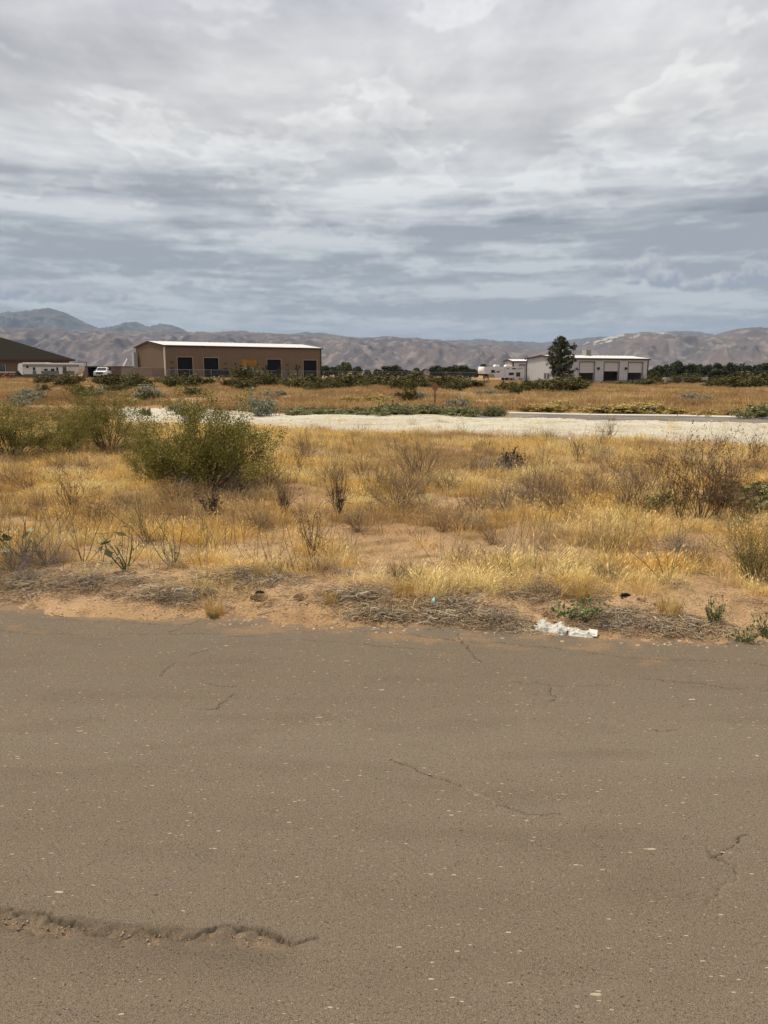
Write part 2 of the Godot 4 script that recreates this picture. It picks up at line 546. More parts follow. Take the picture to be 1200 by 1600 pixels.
func make_road() -> void:
	var zs := steps([-14.0, [1.3, 1.2], [5.9, 0.01], [6.4, 0.1]])
	var xs := mirrored(steps([0.0, [3.35, 0.01], [5.0, 0.06], [12.0, 0.5], [80.0, 4.0]]))
	var nx := xs.size()
	var nz := zs.size()
	var P := PackedVector3Array()
	var C := PackedColorArray()
	P.resize(nx * nz)
	C.resize(nx * nz)
	var base := Color(0.212, 0.169, 0.123)
	var lighter := Color(0.234, 0.190, 0.141)
	var darker := Color(0.188, 0.148, 0.107)
	# the broken hollow along the long crack, from the photograph's lower corner
	var lip: Array = cracks[0]
	var lipw := []
	for q in lip:
		var r := ray(q[0], q[1])
		var t := -EYE / r.y
		lipw.append([r.x * t, -r.z * t])
	var zfirst := zs[0]
	for j in nz:
		for i in nx:
			var x := xs[i]
			var d := zs[j]
			var s := d - edge_depth(x)
			var n := noise_a.get_noise_2d(x * 60.0, d * 60.0)
			var h := n * 0.006 + noise_b.get_noise_2d(x * 900.0, d * 900.0) * 0.0016 - 0.10 * smoothstep(0.25, 0.8, s)
			var big := noise_c.get_noise_2d(x * 9.0, d * 55.0)
			var med := noise_c.get_noise_2d(x * 90.0 + 40.0, d * 330.0)
			var col := lerp_c(base, lighter, big * 1.4 + 0.25)
			col = lerp_c(col, darker, (med - 0.02) * 1.1)
			# dust blown over the edge of the asphalt
			var dust := smoothstep(-0.28, 0.12, s + med * 0.5 + noise_b.get_noise_2d(x * 420.0, d * 420.0) * 0.3)
			col = lerp_c(col, SOIL, dust * 0.5)
			if d < 3.0 and x < 0.3:
				var l := pl(lipw, x)
				var below := l - d
				var wide := 0.03 + 0.025 * noise_a.get_noise_2d(x * 420.0, 7.0) + 0.015 * smoothstep(-0.35, -0.9, x)
				var ends := smoothstep(lipw[12][0] + 0.01, lipw[11][0] - 0.05, x)
				if below > -0.02 and below < 0.4 and ends > 0.0:
					var k := smoothstep(-0.006, 0.006, below) * (1.0 - smoothstep(wide * 0.4, wide * 2.2, below)) * ends
					var rough := noise_b.get_noise_2d(x * 1500.0, d * 1500.0)
					h -= k * (0.012 + 0.020 * rough)
					col = lerp_c(col, lerp_c(Color(0.17, 0.128, 0.09), Color(0.30, 0.215, 0.145), 0.1 + rough * 1.8 + 0.6 * smoothstep(lipw[7][0], lipw[9][0], x)), k * 0.85)
					var stain := (1.0 - smoothstep(0.05, 0.30, below + med * 0.2)) * ends
					col = lerp_c(col, Color(0.12, 0.092, 0.066), stain * 0.4 * (1.0 - k))
			P[j * nx + i] = Vector3(x, h, -d)
			C[j * nx + i] = col
	# cracks: draw the nearest vertices onto the line and sink them
	var i0 := 0
	while xs[i0] < -3.35 + 0.001: i0 += 1
	var j0 := 0
	while zs[j0] < 1.3: j0 += 1
	var x0 := xs[i0]
	var z0 := zs[j0]
	var cut := {}
	for q in cracks.size():
		var line: Array = cracks[q]
		var pts := []
		for w in line:
			var r := ray(w[0], w[1])
			var t := -EYE / r.y
			pts.append(Vector2(r.x * t, -r.z * t))
		for k in range(1, pts.size()):
			var a: Vector2 = pts[k - 1]
			var b: Vector2 = pts[k]
			var steps_n := int((b - a).length() / 0.006) + 1
			for m in steps_n:
				var p := a.lerp(b, float(m) / steps_n)
				var wob := noise_b.get_noise_2d(p.x * 700.0, p.y * 700.0) * 0.03 + noise_a.get_noise_2d(p.x * 160.0 + 50.0 * q, p.y * 160.0) * 0.05
				p += Vector2(-(b - a).normalized().y, (b - a).normalized().x) * wob
				var i := int(round((p.x - x0) / 0.01)) + i0
				var j := int(round((p.y - z0) / 0.01)) + j0
				if i < i0 + 1 or i > nx - 60 or j < j0 + 1 or j > nz - 8: continue
				if absf(xs[i] - p.x) > 0.02 or absf(zs[j] - p.y) > 0.02: continue
				var fade := noise_a.get_noise_2d(p.x * 130.0 + 31.0 * q, p.y * 130.0 + 5.0)
				if fade < -0.34 and q != 0: continue
				var o := j * nx + i
				var deep := 0.007 if q != 0 else 0.016
				P[o] = Vector3(p.x, minf(P[o].y, -deep), -p.y)
				C[o] = Color(0.125, 0.098, 0.071) if fade < 0.16 else Color(0.32, 0.25, 0.175)
				cut[o] = 0 if absf(b.x - a.x) > absf(b.y - a.y) else 1
	for o in cut:                                             # draw the lips in so that the crack stays narrow
		var st: int = nx if cut[o] == 0 else 1
		for sg in [-1, 1]:
			var k: int = o + sg * st
			if cut.has(k): continue
			var v := P[k]
			if cut[o] == 0: v.z = P[o].z - sg * 0.0045
			else: v.x = P[o].x + sg * 0.0045
			P[k] = v
	single("road", grid_mesh(P, C, nx, nz), M.road, "dusty brown cracked asphalt road with pale stone flecks", "", "", "structure")

# ---------------------------------------------------------------- gravel lot, far street, kerb
var lot_near := [[-900, 640], [0, 660], [400, 671], [800, 685], [1200, 700], [2200, 730]]
var lot_far := [[-900, 626], [0, 636], [300, 638], [420, 647], [700, 648.5], [800, 651], [960, 655.5], [1200, 660], [2200, 678]]

func on_lot(p: Vector3, grow := 0.0) -> bool:
	var q := proj(p)
	if q.x < 175.0: return false
	return q.y < pl(lot_near, q.x) + grow and q.y > pl(lot_far, q.x) - grow - (9.0 if q.x > 770.0 else 0.0)

func make_lot() -> void:
	var nx := 340
	var nz := 46
	var P := PackedVector3Array()
	var C := PackedColorArray()
	P.resize(nx * nz)
	C.resize(nx * nz)
	for j in nz:
		for i in nx:
			var px := -700.0 + 2600.0 * i / (nx - 1)
			var a := gpt(px, pl(lot_near, px))
			var b := gpt(px, pl(lot_far, px))
			var t := -0.12 + 1.24 * j / (nz - 1)
			var x := lerpf(a.x, b.x, t)
			var d := -lerpf(a.z, b.z, t)
			var inside := minf(t, 1.0 - t)
			var n := noise_c.get_noise_2d(x * 60.0, d * 60.0)
			var n2 := noise_c.get_noise_2d(x * 14.0 + 300.0, d * 30.0)
			P[j * nx + i] = Vector3(x, gh(x, d) + 0.05 * smoothstep(-0.1, 0.05, inside + n * 0.1) - 0.03 - 0.12 * (1.0 - smoothstep(150.0, 200.0, px + n * 60.0)), -d)
			var col := lerp_c(Color(0.70, 0.66, 0.54), Color(0.62, 0.55, 0.43), 0.3 + n2 * 1.5)
			col = lerp_c(col, Color(0.50, 0.43, 0.31), (n - 0.1) * 1.6)
			col = lerp_c(col, Color(0.55, 0.38, 0.24), (1.0 - smoothstep(0.02, 0.22, t + n * 0.15)) * 0.8)
			C[j * nx + i] = col
	single("gravel_lot", grid_mesh(P, C, nx, nz), M.soil, "pale white gravel pad across the dry field", "", "", "structure")
	# far street and its kerb
	var A := gpt(795, 648.0)
	var B := gpt(1200, 655.5)
	var dir := (B - A)
	dir.y = 0.0
	dir = dir.normalized()
	var back := Vector3(dir.z, 0, -dir.x)
	if back.z > 0: back = -back
	nx = 90
	nz = 8
	P = PackedVector3Array()
	C = PackedColorArray()
	P.resize(nx * nz)
	C.resize(nx * nz)
	for j in nz:
		for i in nx:
			var p := A + dir * (-3.0 + 50.0 * i / (nx - 1)) - back * (2.6 - 2.6 * j / (nz - 1))
			var n := noise_c.get_noise_2d(p.x * 40.0, p.z * 40.0)
			p.y = gh(p.x, -p.z) + 0.035 - (0.06 if j == 0 else 0.0) - 0.05 * (1.0 - smoothstep(0.0, 4.0, float(i) + n * 3.0))
			P[j * nx + i] = p
			C[j * nx + i] = lerp_c(Color(0.21, 0.19, 0.17), Color(0.34, 0.30, 0.25), 0.4 + n * 1.4)
	single("far_street", grid_mesh(P, C, nx, nz), M.soil, "narrow grey asphalt street along the gravel pad", "", "", "structure")
	var kb := MB.new()
	for k in 16:
		var p := A + dir * (k * 3.0)
		var q := A + dir * (k * 3.0 + 2.98)
		p.y = gh(p.x, -p.z)
		q.y = gh(q.x, -q.z)
		var prof := [Vector2(0, -0.1), Vector2(0.0, 0.06), Vector2(0.03, 0.085), Vector2(0.26, 0.09), Vector2(0.28, -0.1)]
		var sh := rng.randf_range(0.9, 1.05)
		for m in 4:
			var u: Vector2 = prof[m]
			var w: Vector2 = prof[m + 1]
			kb.quad(p + back * u.x + Vector3.UP * u.y, q + back * u.x + Vector3.UP * u.y, q + back * w.x + Vector3.UP * w.y, p + back * w.x + Vector3.UP * w.y, Color(0.56 * sh, 0.53 * sh, 0.47 * sh))
		kb.quad(p + Vector3.UP * -0.1, p + Vector3.UP * 0.06, p + back * 0.26 + Vector3.UP * 0.09, p + back * 0.28 + Vector3.UP * -0.1, Color(0.5, 0.47, 0.42))
	single("kerb", kb.mesh(), M.plain, "pale concrete kerb along the far street", "", "", "structure")

# ---------------------------------------------------------------- mountains
func make_range(called: String, label: String, prof: Array, d0: float, d1: float, d2: float, nx: int, nz: int, cols: Array, relief: float, seed_n: int) -> void:
	var nz1 := FastNoiseLite.new()
	nz1.seed = seed_n
	nz1.frequency = 1.0
	nz1.noise_type = FastNoiseLite.TYPE_SIMPLEX_SMOOTH
	nz1.fractal_type = FastNoiseLite.FRACTAL_RIDGED
	nz1.fractal_octaves = 5
	var nz2 := FastNoiseLite.new()
	nz2.seed = seed_n + 9
	nz2.frequency = 1.0
	nz2.fractal_octaves = 5
	var P := PackedVector3Array()
	var C := PackedColorArray()
	P.resize(nx * nz)
	C.resize(nx * nz)
	var sc := (d1 - d0)
	for j in nz:
		for i in nx:
			var a := -0.78 + 1.56 * i / (nx - 1)
			var t := 1.35 * j / (nz - 1)
			var d := d0 + (d1 - d0) * t if t < 1.0 else d1 + (d2 - d1) * (t - 1.0) / 0.35
			var x := a * d1                                       # a straight grid in the world
			var px := 600.0 + F * x / d1
			var top := (HOR - pl(prof, px)) / F * d1 * 1.0 + EYE
			var warp := nz2.get_noise_2d(x / sc * 1.2, d / sc * 1.2) * 0.25
			var spur := nz1.get_noise_2d(x / sc * 3.4 + warp * 1.5, d / sc * 1.5 + warp)
			var fine := nz1.get_noise_2d(x / sc * 8.5 + 40.0 + warp * 3.0, d / sc * 5.0 + warp * 2.0)
			var h := 0.0
			if t <= 1.0:
				var q := clampf(t + (spur * 0.42 - 0.02) * (1.0 - t) * smoothstep(0.0, 0.25, t), 0.0, 1.0)
				h = top * (0.10 * q + 0.90 * smoothstep(0.05, 1.05, q) / smoothstep(0.05, 1.05, 1.0))
				h += top * relief * fine * smoothstep(0.12, 0.5, t) * (1.0 - t * 0.8)
				if t > 0.8: h = minf(h, top * (1.0 + 0.03 * fine))
			else:
				h = top * (1.0 + 0.03 * fine) * (1.0 - 0.8 * smoothstep(1.0, 1.35, t))
			if j == 0: h = -5.0
			P[j * nx + i] = Vector3(x, h, -d)
			var m := nz2.get_noise_2d(x / sc * 3.0 + 9.0, d / sc * 3.0)
			var m2 := nz2.get_noise_2d(x / sc * 16.0 + 30.0, d / sc * 12.0)
			var col := lerp_c(cols[0], cols[1], 0.45 + m * 1.5)
			col = lerp_c(col, cols[2], (m2 - 0.08) * 2.6)
			# bare white quarry scars high on the slope
			if cols.size() > 3 and ((px > 905 and px < 985) or (px > 1000 and px < 1030)) and t > 0.82 and t < 1.02 and m2 > -0.02 + 0.2 * absf((px - 950.0) / 40.0):
				col = cols[3]
			C[j * nx + i] = col
	single(called, grid_mesh(P, C, nx, nz), M.rock, label, "", "", "structure")

func make_mountains() -> void:
	var back := [[-400, 505], [-200, 498], [-80, 497], [0, 494], [30, 495], [48, 493], [62, 492], [75, 490], [97, 488.5], [115, 494], [140, 507], [165, 517], [190, 515.5], [208, 511], [222, 507], [235, 513], [250, 515.5], [262, 510.5], [275, 511.5], [290, 516], [300, 522], [330, 525], [360, 524], [384, 518.5], [400, 524], [455, 526], [478, 522], [500, 522.5], [535, 528], [600, 536], [685, 536], [705, 534], [732, 534], [746, 532], [765, 535], [800, 536], [840, 538], [880, 534], [905, 531], [935, 528], [960, 531], [1010, 527], [1030, 523], [1042, 520.5], [1062, 522], [1092, 526], [1120, 531], [1180, 532], [1240, 530], [1400, 520], [1600, 524]]
	var front := [[-400, 512], [-100, 515], [0, 517], [60, 517], [110, 519], [160, 520.5], [250, 523], [300, 523.5], [345, 523], [380, 522.5], [430, 524.5], [470, 527], [500, 529], [560, 531.5], [600, 529.5], [640, 531], [690, 535], [720, 540], [760, 541], [800, 543], [840, 549], [870, 549], [895, 544], [915, 536], [940, 530], [965, 525.5], [990, 523], [1018, 523.5], [1035, 528], [1060, 530.5], [1100, 529], [1115, 524], [1135, 518], [1150, 516.5], [1180, 519], [1200, 521], [1230, 517], [1300, 524], [1450, 518], [1600, 522]]
	make_range("far_mountains", "hazy blue mountain ridge with a rounded peak on the skyline", back, 9500.0, 12500.0, 15000.0, 800, 80, [Color(0.085, 0.085, 0.085), Color(0.11, 0.105, 0.10), Color(0.15, 0.135, 0.12)], 0.22, 5)
	make_range("mountains", "eroded pinkish brown desert hills behind the workshops", front, 4800.0, 7200.0, 8600.0, 1000, 130, [Color(0.105, 0.093, 0.094), Color(0.145, 0.115, 0.107), Color(0.215, 0.18, 0.162), Color(0.34, 0.325, 0.31)], 0.21, 15)

# ---------------------------------------------------------------- buildings
# a wall in the x-y plane at z = 0 with rectangular openings [x0, y0, x1, y1] and reveals of depth t behind it
func wall_mesh(L: float, H: float, openings: Array, t: float, col: Color) -> ArrayMesh:
	var b := MB.new()
	var xs := [0.0, L]
	var ys := [0.0, H]
	for o in openings:
		for k in [0, 2]:
			if not xs.has(o[k]): xs.append(o[k])
		for k in [1, 3]:
			if not ys.has(o[k]): ys.append(o[k])
	xs.sort()
	ys.sort()
	for i in xs.size() - 1:
		for j in ys.size() - 1:
			var mx: float = (xs[i] + xs[i + 1]) / 2.0
			var my: float = (ys[j] + ys[j + 1]) / 2.0
			var hole := false
			for o in openings:
				if mx > o[0] and mx < o[2] and my > o[1] and my < o[3]: hole = true
			if not hole: b.quad(Vector3(xs[i], ys[j], 0), Vector3(xs[i], ys[j + 1], 0), Vector3(xs[i + 1], ys[j + 1], 0), Vector3(xs[i + 1], ys[j], 0), col)
	for o in openings:
		b.quad(Vector3(o[0], o[1], 0), Vector3(o[0], o[3], 0), Vector3(o[0], o[3], -t), Vector3(o[0], o[1], -t), col)
		b.quad(Vector3(o[2], o[1], 0), Vector3(o[2], o[1], -t), Vector3(o[2], o[3], -t), Vector3(o[2], o[3], 0), col)
		b.quad(Vector3(o[0], o[3], 0), Vector3(o[2], o[3], 0), Vector3(o[2], o[3], -t), Vector3(o[0], o[3], -t), col)
	return b.mesh()

# gabled metal shed in its own axes: front along x at z = 0, back at z = -W
func shed(t: Node3D, L: float, W: float, H: float, R: float, openings: Array, wall_c: Color, roof_c: Color, trim_c: Color, corner_c: Color) -> void:
	part(t, "front_wall", wall_mesh(L, H, openings, 0.35, wall_c), M.metal)
	for side in 2:
		var g := MB.new()
		var x: float = L if side else 0.0
		g.quad(Vector3(x, 0, 0), Vector3(x, H, 0), Vector3(x, H, -W), Vector3(x, 0, -W), wall_c)
		g.tri(Vector3(x, H, 0), Vector3(x, H + R, -W / 2.0), Vector3(x, H, -W), wall_c)
		part(t, "gable_wall", g.mesh(), M.metal)
	var bk := MB.new()
	bk.quad(Vector3(0, 0, -W), Vector3(L, 0, -W), Vector3(L, H, -W), Vector3(0, H, -W), wall_c)
	part(t, "back_wall", bk.mesh(), M.metal)
	var fl := MB.new()
	fl.quad(Vector3(0.1, 0.03, -0.1), Vector3(L - 0.1, 0.03, -0.1), Vector3(L - 0.1, 0.03, -W + 0.1), Vector3(0.1, 0.03, -W + 0.1), Color(0.12, 0.11, 0.10))
	part(t, "slab", fl.mesh(), M.plain)
	var o := 0.28
	var rf := MB.new()
	rf.prism(PackedVector2Array([Vector2(-o, H + 0.02), Vector2(-o, H + 0.16), Vector2(W / 2.0, H + R + 0.18), Vector2(W + o, H + 0.16), Vector2(W + o, H + 0.02), Vector2(W / 2.0, H + R + 0.03)]), -o, L + o, roof_c)
	var r := part(t, "roof", rf.mesh(), M.metal)
	r.rotation.y = PI / 2.0
	r.position = Vector3(0, 0, 0)
	# the profile's x runs along -z after the turn
	r.transform = Transform3D(Basis(Vector3(0, 0, -1), Vector3(0, 1, 0), Vector3(1, 0, 0)), Vector3.ZERO)
	var ev := MB.new()
	ev.box(Vector3(-o, H - 0.16, 0.29), Vector3(L + o, H + 0.10, 0.36), trim_c)
	part(t, "eave_trim", ev.mesh(), M.plain)
	for side in 2:
		var x: float = L + 0.29 if side else -0.36
		var rk := MB.new()
		rk.prism(PackedVector2Array([Vector2(-0.3, H - 0.12), Vector2(-0.3, H + 0.19), Vector2(W / 2.0, H + R + 0.21), Vector2(W + 0.3, H + 0.19), Vector2(W + 0.3, H - 0.12), Vector2(W / 2.0, H + R - 0.10)]), x, x + 0.07, trim_c)
		var q := part(t, "rake_trim", rk.mesh(), M.plain)
		q.transform = Transform3D(Basis(Vector3(0, 0, -1), Vector3(0, 1, 0), Vector3(1, 0, 0)), Vector3.ZERO)
	for p in [Vector2(-0.06, 0.06), Vector2(L - 0.2, 0.06), Vector2(-0.06, -W + 0.2)]:
		part(t, "corner_trim", flat_box(Vector3(p.x, 0, p.y - 0.26), Vector3(p.x + 0.26, H - 0.17, p.y), corner_c if p.x < 1.0 else trim_c), M.plain)
	# standing ribs of the wall sheets
	var rb := MB.new()
	var n := int(L / 0.6)
	for k in range(1, n):
		var x := L * k / n
		var spans := [[0.0, H - 0.2]]
		for op in openings:
			if x > op[0] - 0.12 and x < op[2] + 0.12: spans = [[op[3] + 0.2, H - 0.2]]
		for sp in spans: rb.box(Vector3(x - 0.03, sp[0], 0.003), Vector3(x + 0.03, sp[1], 0.035), wall_c)
	var n2 := int(W / 0.6)
	for k in range(1, n2):
		var z := -W * k / n2
		var top := H + R * (1.0 - absf(2.0 * k / n2 - 1.0)) - 0.15
		rb.box(Vector3(-0.035, 0, z - 0.03), Vector3(-0.003, top, z + 0.03), wall_c)
	var ribs := part(t, "siding_rib", rb.mesh(), M.metal)
	ribs.set_meta("kind", "stuff")
	# seams on the roof's near slope
	var sm := MB.new()
	for k in range(1, int(L / 1.2)):
		var x := k * 1.2
		sm.tube(Vector3(x, H + 0.18, 0.25), Vector3(x, H + R + 0.2, -W / 2.0), 0.03, 0.03, 4, roof_c)
	part(r, "roof_seam", sm.mesh(), M.metal).transform = r.transform.affine_inverse()

func roll_door(t: Node3D, o: Array, col: Color, frame_c: Color, part_open := 0.0) -> void:
	var d := Node3D.new()
	d.name = "roll_up_door"
	t.add_child(d, true)
	var y0: float = lerpf(o[1], o[3], part_open)
	var n := maxi(3, int((o[3] - y0) / 0.55))
	for k in n:
		var a: float = lerpf(y0, o[3], float(k) / n)
		var b: float = lerpf(y0, o[3], float(k + 1) / n)
		part(d, "panel", flat_box(Vector3(o[0] + 0.01, a + 0.012, -0.26), Vector3(o[2] - 0.01, b - 0.012, -0.2), col), M.door)
	part(d, "backing", flat_box(Vector3(o[0] + 0.01, y0, -0.3), Vector3(o[2] - 0.01, o[3], -0.265), col), M.door)
	var f := MB.new()
	f.box(Vector3(o[0] - 0.12, 0, 0.037), Vector3(o[0], o[3] + 0.12, 0.075), frame_c)
	f.box(Vector3(o[2], 0, 0.037), Vector3(o[2] + 0.12, o[3] + 0.12, 0.075), frame_c)
	f.box(Vector3(o[0], o[3], 0.037), Vector3(o[2], o[3] + 0.12, 0.075), frame_c)
	part(d, "door_frame", f.mesh(), M.plain)

func make_brown_workshop() -> void:
	var a := at_depth(258, 160)
	var b := at_depth(502, 181)
	var L := Vector2(b.x - a.x, b.z - a.z).length()
	var turn := atan2(-(b.z - a.z), b.x - a.x)
	var base_y := a.y - 0.1
	var t := thing("metal_workshop", "long tan metal workshop with white roof and dark roll-up doors", "building", Vector3(a.x, base_y, a.z), turn)
	var H := pt(258, 540, 160).y - base_y
	var dir := (b - a)
	dir.y = 0
	dir = dir.normalized()
	var front := func(px: float) -> float:             # where along the front a pixel column falls
		var r := ray(px, HOR)
		var den := r.x * dir.z - r.z * dir.x
		return (a.z * r.x - a.x * r.z) / -den if absf(den) > 1e-6 else 0.0
	var high := func(px: float, py: float) -> float:
		var s: float = front.call(px)
		return pt(px, py, -(a.z + dir.z * s)).y - base_y
	var z := 3.75
	var ops := []
	for q in [[292, 380, 218], [446, 532, 222], [816, 897, 231], [1028, 1106, 236]]:
		var x0: float = front.call(200 + q[0] / z)
		var x1: float = front.call(200 + q[1] / z)
		ops.append([x0, 0.05, x1, high.call(200 + (q[0] + q[1]) / 2.0 / z, 500 + q[2] / z)])
	var ex0: float = front.call(200 + 668 / z)
	var ex1: float = front.call(200 + 760 / z)
	var ey: float = high.call(200 + 714 / z, 500 + 228 / z)
	var ey_mid: float = high.call(200 + 714 / z, 500 + 279 / z)
	ops.append([ex0, 0.05, ex1, ey])
	var doors := []
	for q in [[249, 273, 277], [560, 586, 282], [621, 643, 285], [923, 946, 289]]:
		var x0: float = front.call(200 + q[0] / z)
		var x1: float = front.call(200 + q[1] / z)
		ops.append([x0, 0.05, x1, high.call(200 + q[0] / z, 500 + q[2] / z)])
		doors.append(ops[-1])
	var wc := Color(0.150, 0.099, 0.056)
	shed(t, L, 18.7, H, 1.05, ops, wc, Color(0.62, 0.62, 0.60), Color(0.05, 0.035, 0.03), Color(0.62, 0.58, 0.52))
	for k in 4: roll_door(t, ops[k], Color(0.017, 0.018, 0.022), Color(0.36, 0.29, 0.22))
	# entrance: wood boards above a glazed shop front
	var en := Node3D.new()
	en.name = "entrance"
	t.add_child(en, true)
	var nb := 7
	for k in nb:
		var sh := rng.randf_range(0.75, 1.1)
		var x0: float = lerpf(ex0, ex1, float(k) / nb)
		var x1: float = lerpf(ex0, ex1, float(k + 1) / nb) - 0.03
		part(en, "board", flat_box(Vector3(x0, ey_mid, -0.24), Vector3(x1, ey, -0.16 + 0.02 * (k % 2)), Color(0.34 * sh, 0.17 * sh, 0.045 * sh)), M.plain)
	part(en, "glass_pane", flat_box(Vector3(ex0, 0.1, -0.26), Vector3(ex1, ey_mid, -0.2), Color(0.06, 0.07, 0.08)), M.dark_glass)
	for k in 5:
		var x: float = lerpf(ex0 + 0.06, ex1 - 0.06, k / 4.0)
		part(en, "mullion", flat_box(Vector3(x - 0.07, 0.1, -0.2), Vector3(x + 0.07, ey_mid, -0.1), Color(0.55, 0.53, 0.5)), M.plain)
	part(en, "transom", flat_box(Vector3(ex0, ey_mid - 0.16, -0.2), Vector3(ex1, ey_mid - 0.005, -0.08), Color(0.55, 0.53, 0.5)), M.plain)
	for o in doors:
		part(t, "door", flat_box(Vector3(o[0], 0.05, -0.2), Vector3(o[2], o[3], -0.12), Color(0.05, 0.04, 0.04)), M.paint)
		part(t, "door_lamp", flat_box(Vector3((o[0] + o[2]) / 2 - 0.15, o[3] + 0.9, 0.04), Vector3((o[0] + o[2]) / 2 + 0.15, o[3] + 1.15, 0.3), Color(0.06, 0.05, 0.05)), M.plain)
	# dust collector: metal tower and slanted chute against the gable
	var w := MB.new()
	var P0 := Vector3(-1.0, 0, -18.3)
	w.box(P0 + Vector3(-0.1, 1.0, 0.0), P0 + Vector3(0.75, H - 1.0, 1.6), Color(0.33, 0.34, 0.35))
	w.box(P0 + Vector3(-0.02, 0, 0.2), P0 + Vector3(0.18, 1.0, 0.4), Color(0.3, 0.3, 0.3))
	w.box(P0 + Vector3(-0.02, 0, 1.2), P0 + Vector3(0.18, 1.0, 1.4), Color(0.3, 0.3, 0.3))
	part(t, "dust_collector", w.mesh(), M.metal)
	var ch := MB.new()
	ch.tube(P0 + Vector3(-2.6, 1.6, 0.8), P0 + Vector3(-1.2, 4.1, 0.8), 0.32, 0.32, 8, Color(0.6, 0.6, 0.6))
	part(t, "chute", ch.mesh(), M.metal)
	# low block wall enclosure beside the gable
	var e0 := at_depth(190, 152)
	var e1 := at_depth(239, 150)
	var e2 := at_depth(256.5, 158)
	var wall := thing("block_wall", "low tan block wall enclosure beside the workshop gable", "wall", e1)
	for s in [[e0, e1, Color(0.225, 0.175, 0.135)], [e1, e2, Color(0.21, 0.15, 0.115)]]:
		var p: Vector3 = s[0] - e1
		var q: Vector3 = s[1] - e1
		var hgt: float = pt(239, 575, 150).y - e1.y
		var bm := MB.new()
		var sd := Vector3(-(q - p).z, 0, (q - p).x).normalized() * 0.1
		for o in [[p + sd, q + sd], [p - sd, q - sd]]:
			bm.quad(o[0] + Vector3(0, -0.3, 0), o[1] + Vector3(0, -0.3, 0), o[1] + Vector3(0, hgt, 0), o[0] + Vector3(0, hgt, 0), s[2])
		bm.quad(p + sd + Vector3(0, hgt, 0), q + sd + Vector3(0, hgt, 0), q - sd + Vector3(0, hgt, 0), p - sd + Vector3(0, hgt, 0), s[2])
		bm.quad(p + sd - Vector3(0, 0.3, 0), p + sd + Vector3(0, hgt, 0), p - sd + Vector3(0, hgt, 0), p - sd - Vector3(0, 0.3, 0), s[2])
		part(wall, "wall_section", bm.mesh(), M.plain)
		var cp := MB.new()
		cp.quad(p + sd * 1.3 + Vector3(0, hgt + 0.09, 0), q + sd * 1.3 + Vector3(0, hgt + 0.09, 0), q - sd * 1.3 + Vector3(0, hgt + 0.09, 0), p - sd * 1.3 + Vector3(0, hgt + 0.09, 0), Color(0.36, 0.31, 0.26))
		cp.quad(p + sd * 1.3 + Vector3(0, hgt + 0.004, 0), q + sd * 1.3 + Vector3(0, hgt + 0.004, 0), q + sd * 1.3 + Vector3(0, hgt + 0.09, 0), p + sd * 1.3 + Vector3(0, hgt + 0.09, 0), Color(0.36, 0.31, 0.26))
		cp.quad(p - sd * 1.3 + Vector3(0, hgt + 0.004, 0), q - sd * 1.3 + Vector3(0, hgt + 0.004, 0), q - sd * 1.3 + Vector3(0, hgt + 0.09, 0), p - sd * 1.3 + Vector3(0, hgt + 0.09, 0), Color(0.36, 0.31, 0.26))
		part(wall, "coping", cp.mesh(), M.plain)
	# flatbed trailer parked before the second door
	var fa := at_depth(320, 150)
	var tr := thing("flatbed_trailer", "black flatbed trailer parked before the tan workshop", "trailer", fa, deg_to_rad(14))
	part(tr, "deck", flat_box(Vector3(0, 0.75, -2.2), Vector3(4.6, 0.95, 0), Color(0.02, 0.02, 0.022)), M.plain)
	part(tr, "side_board", flat_box(Vector3(0, 0.95, -0.08), Vector3(4.6, 1.75, 0), Color(0.018, 0.018, 0.02)), M.plain)
	part(tr, "side_board", flat_box(Vector3(0, 0.95, -2.2), Vector3(4.6, 1.75, -2.12), Color(0.018, 0.018, 0.02)), M.plain)
	part(tr, "tongue", flat_box(Vector3(4.6, 0.72, -1.2), Vector3(5.9, 0.86, -1.0), Color(0.02, 0.02, 0.022)), M.plain)
	for x in [1.7, 2.6]:
		for zz in [0.05, -2.25]: wheel(tr, Vector3(x, 0.36, zz), 0.36, 0.22)
	# the chain link fence along the workshop yard
	fence("chain_link_fence", "chain link fence in front of the tan workshop doors", [at_depth(262, 147), at_depth(330, 149), at_depth(420, 156), at_depth(500, 164)], 1.7, 3.2)

func wheel(parent: Node, at: Vector3, r: float, w: float) -> void:
	var t := MB.new()
	t.tube(at + Vector3(0, 0, -w / 2), at + Vector3(0, 0, w / 2), r, r, 14, Color(0.018, 0.018, 0.018))
	t.tube(at + Vector3(0, 0, w / 2), at + Vector3(0, 0, w / 2 + 0.004), r, r * 0.55, 14, Color(0.02, 0.02, 0.02))
	t.tube(at + Vector3(0, 0, -w / 2), at + Vector3(0, 0, -w / 2 - 0.004), r, r * 0.55, 14, Color(0.02, 0.02, 0.02))
	var o := part(parent, "wheel", t.mesh(), M.plain)
	var h := MB.new()
	h.tube(at + Vector3(0, 0, w / 2 - 0.02), at + Vector3(0, 0, w / 2 + 0.01), r * 0.55, 0.02, 12, Color(0.4, 0.4, 0.4))
	h.tube(at + Vector3(0, 0, -w / 2 + 0.02), at + Vector3(0, 0, -w / 2 - 0.01), r * 0.55, 0.02, 12, Color(0.4, 0.4, 0.4))
	part(o, "rim", h.mesh(), M.metal)

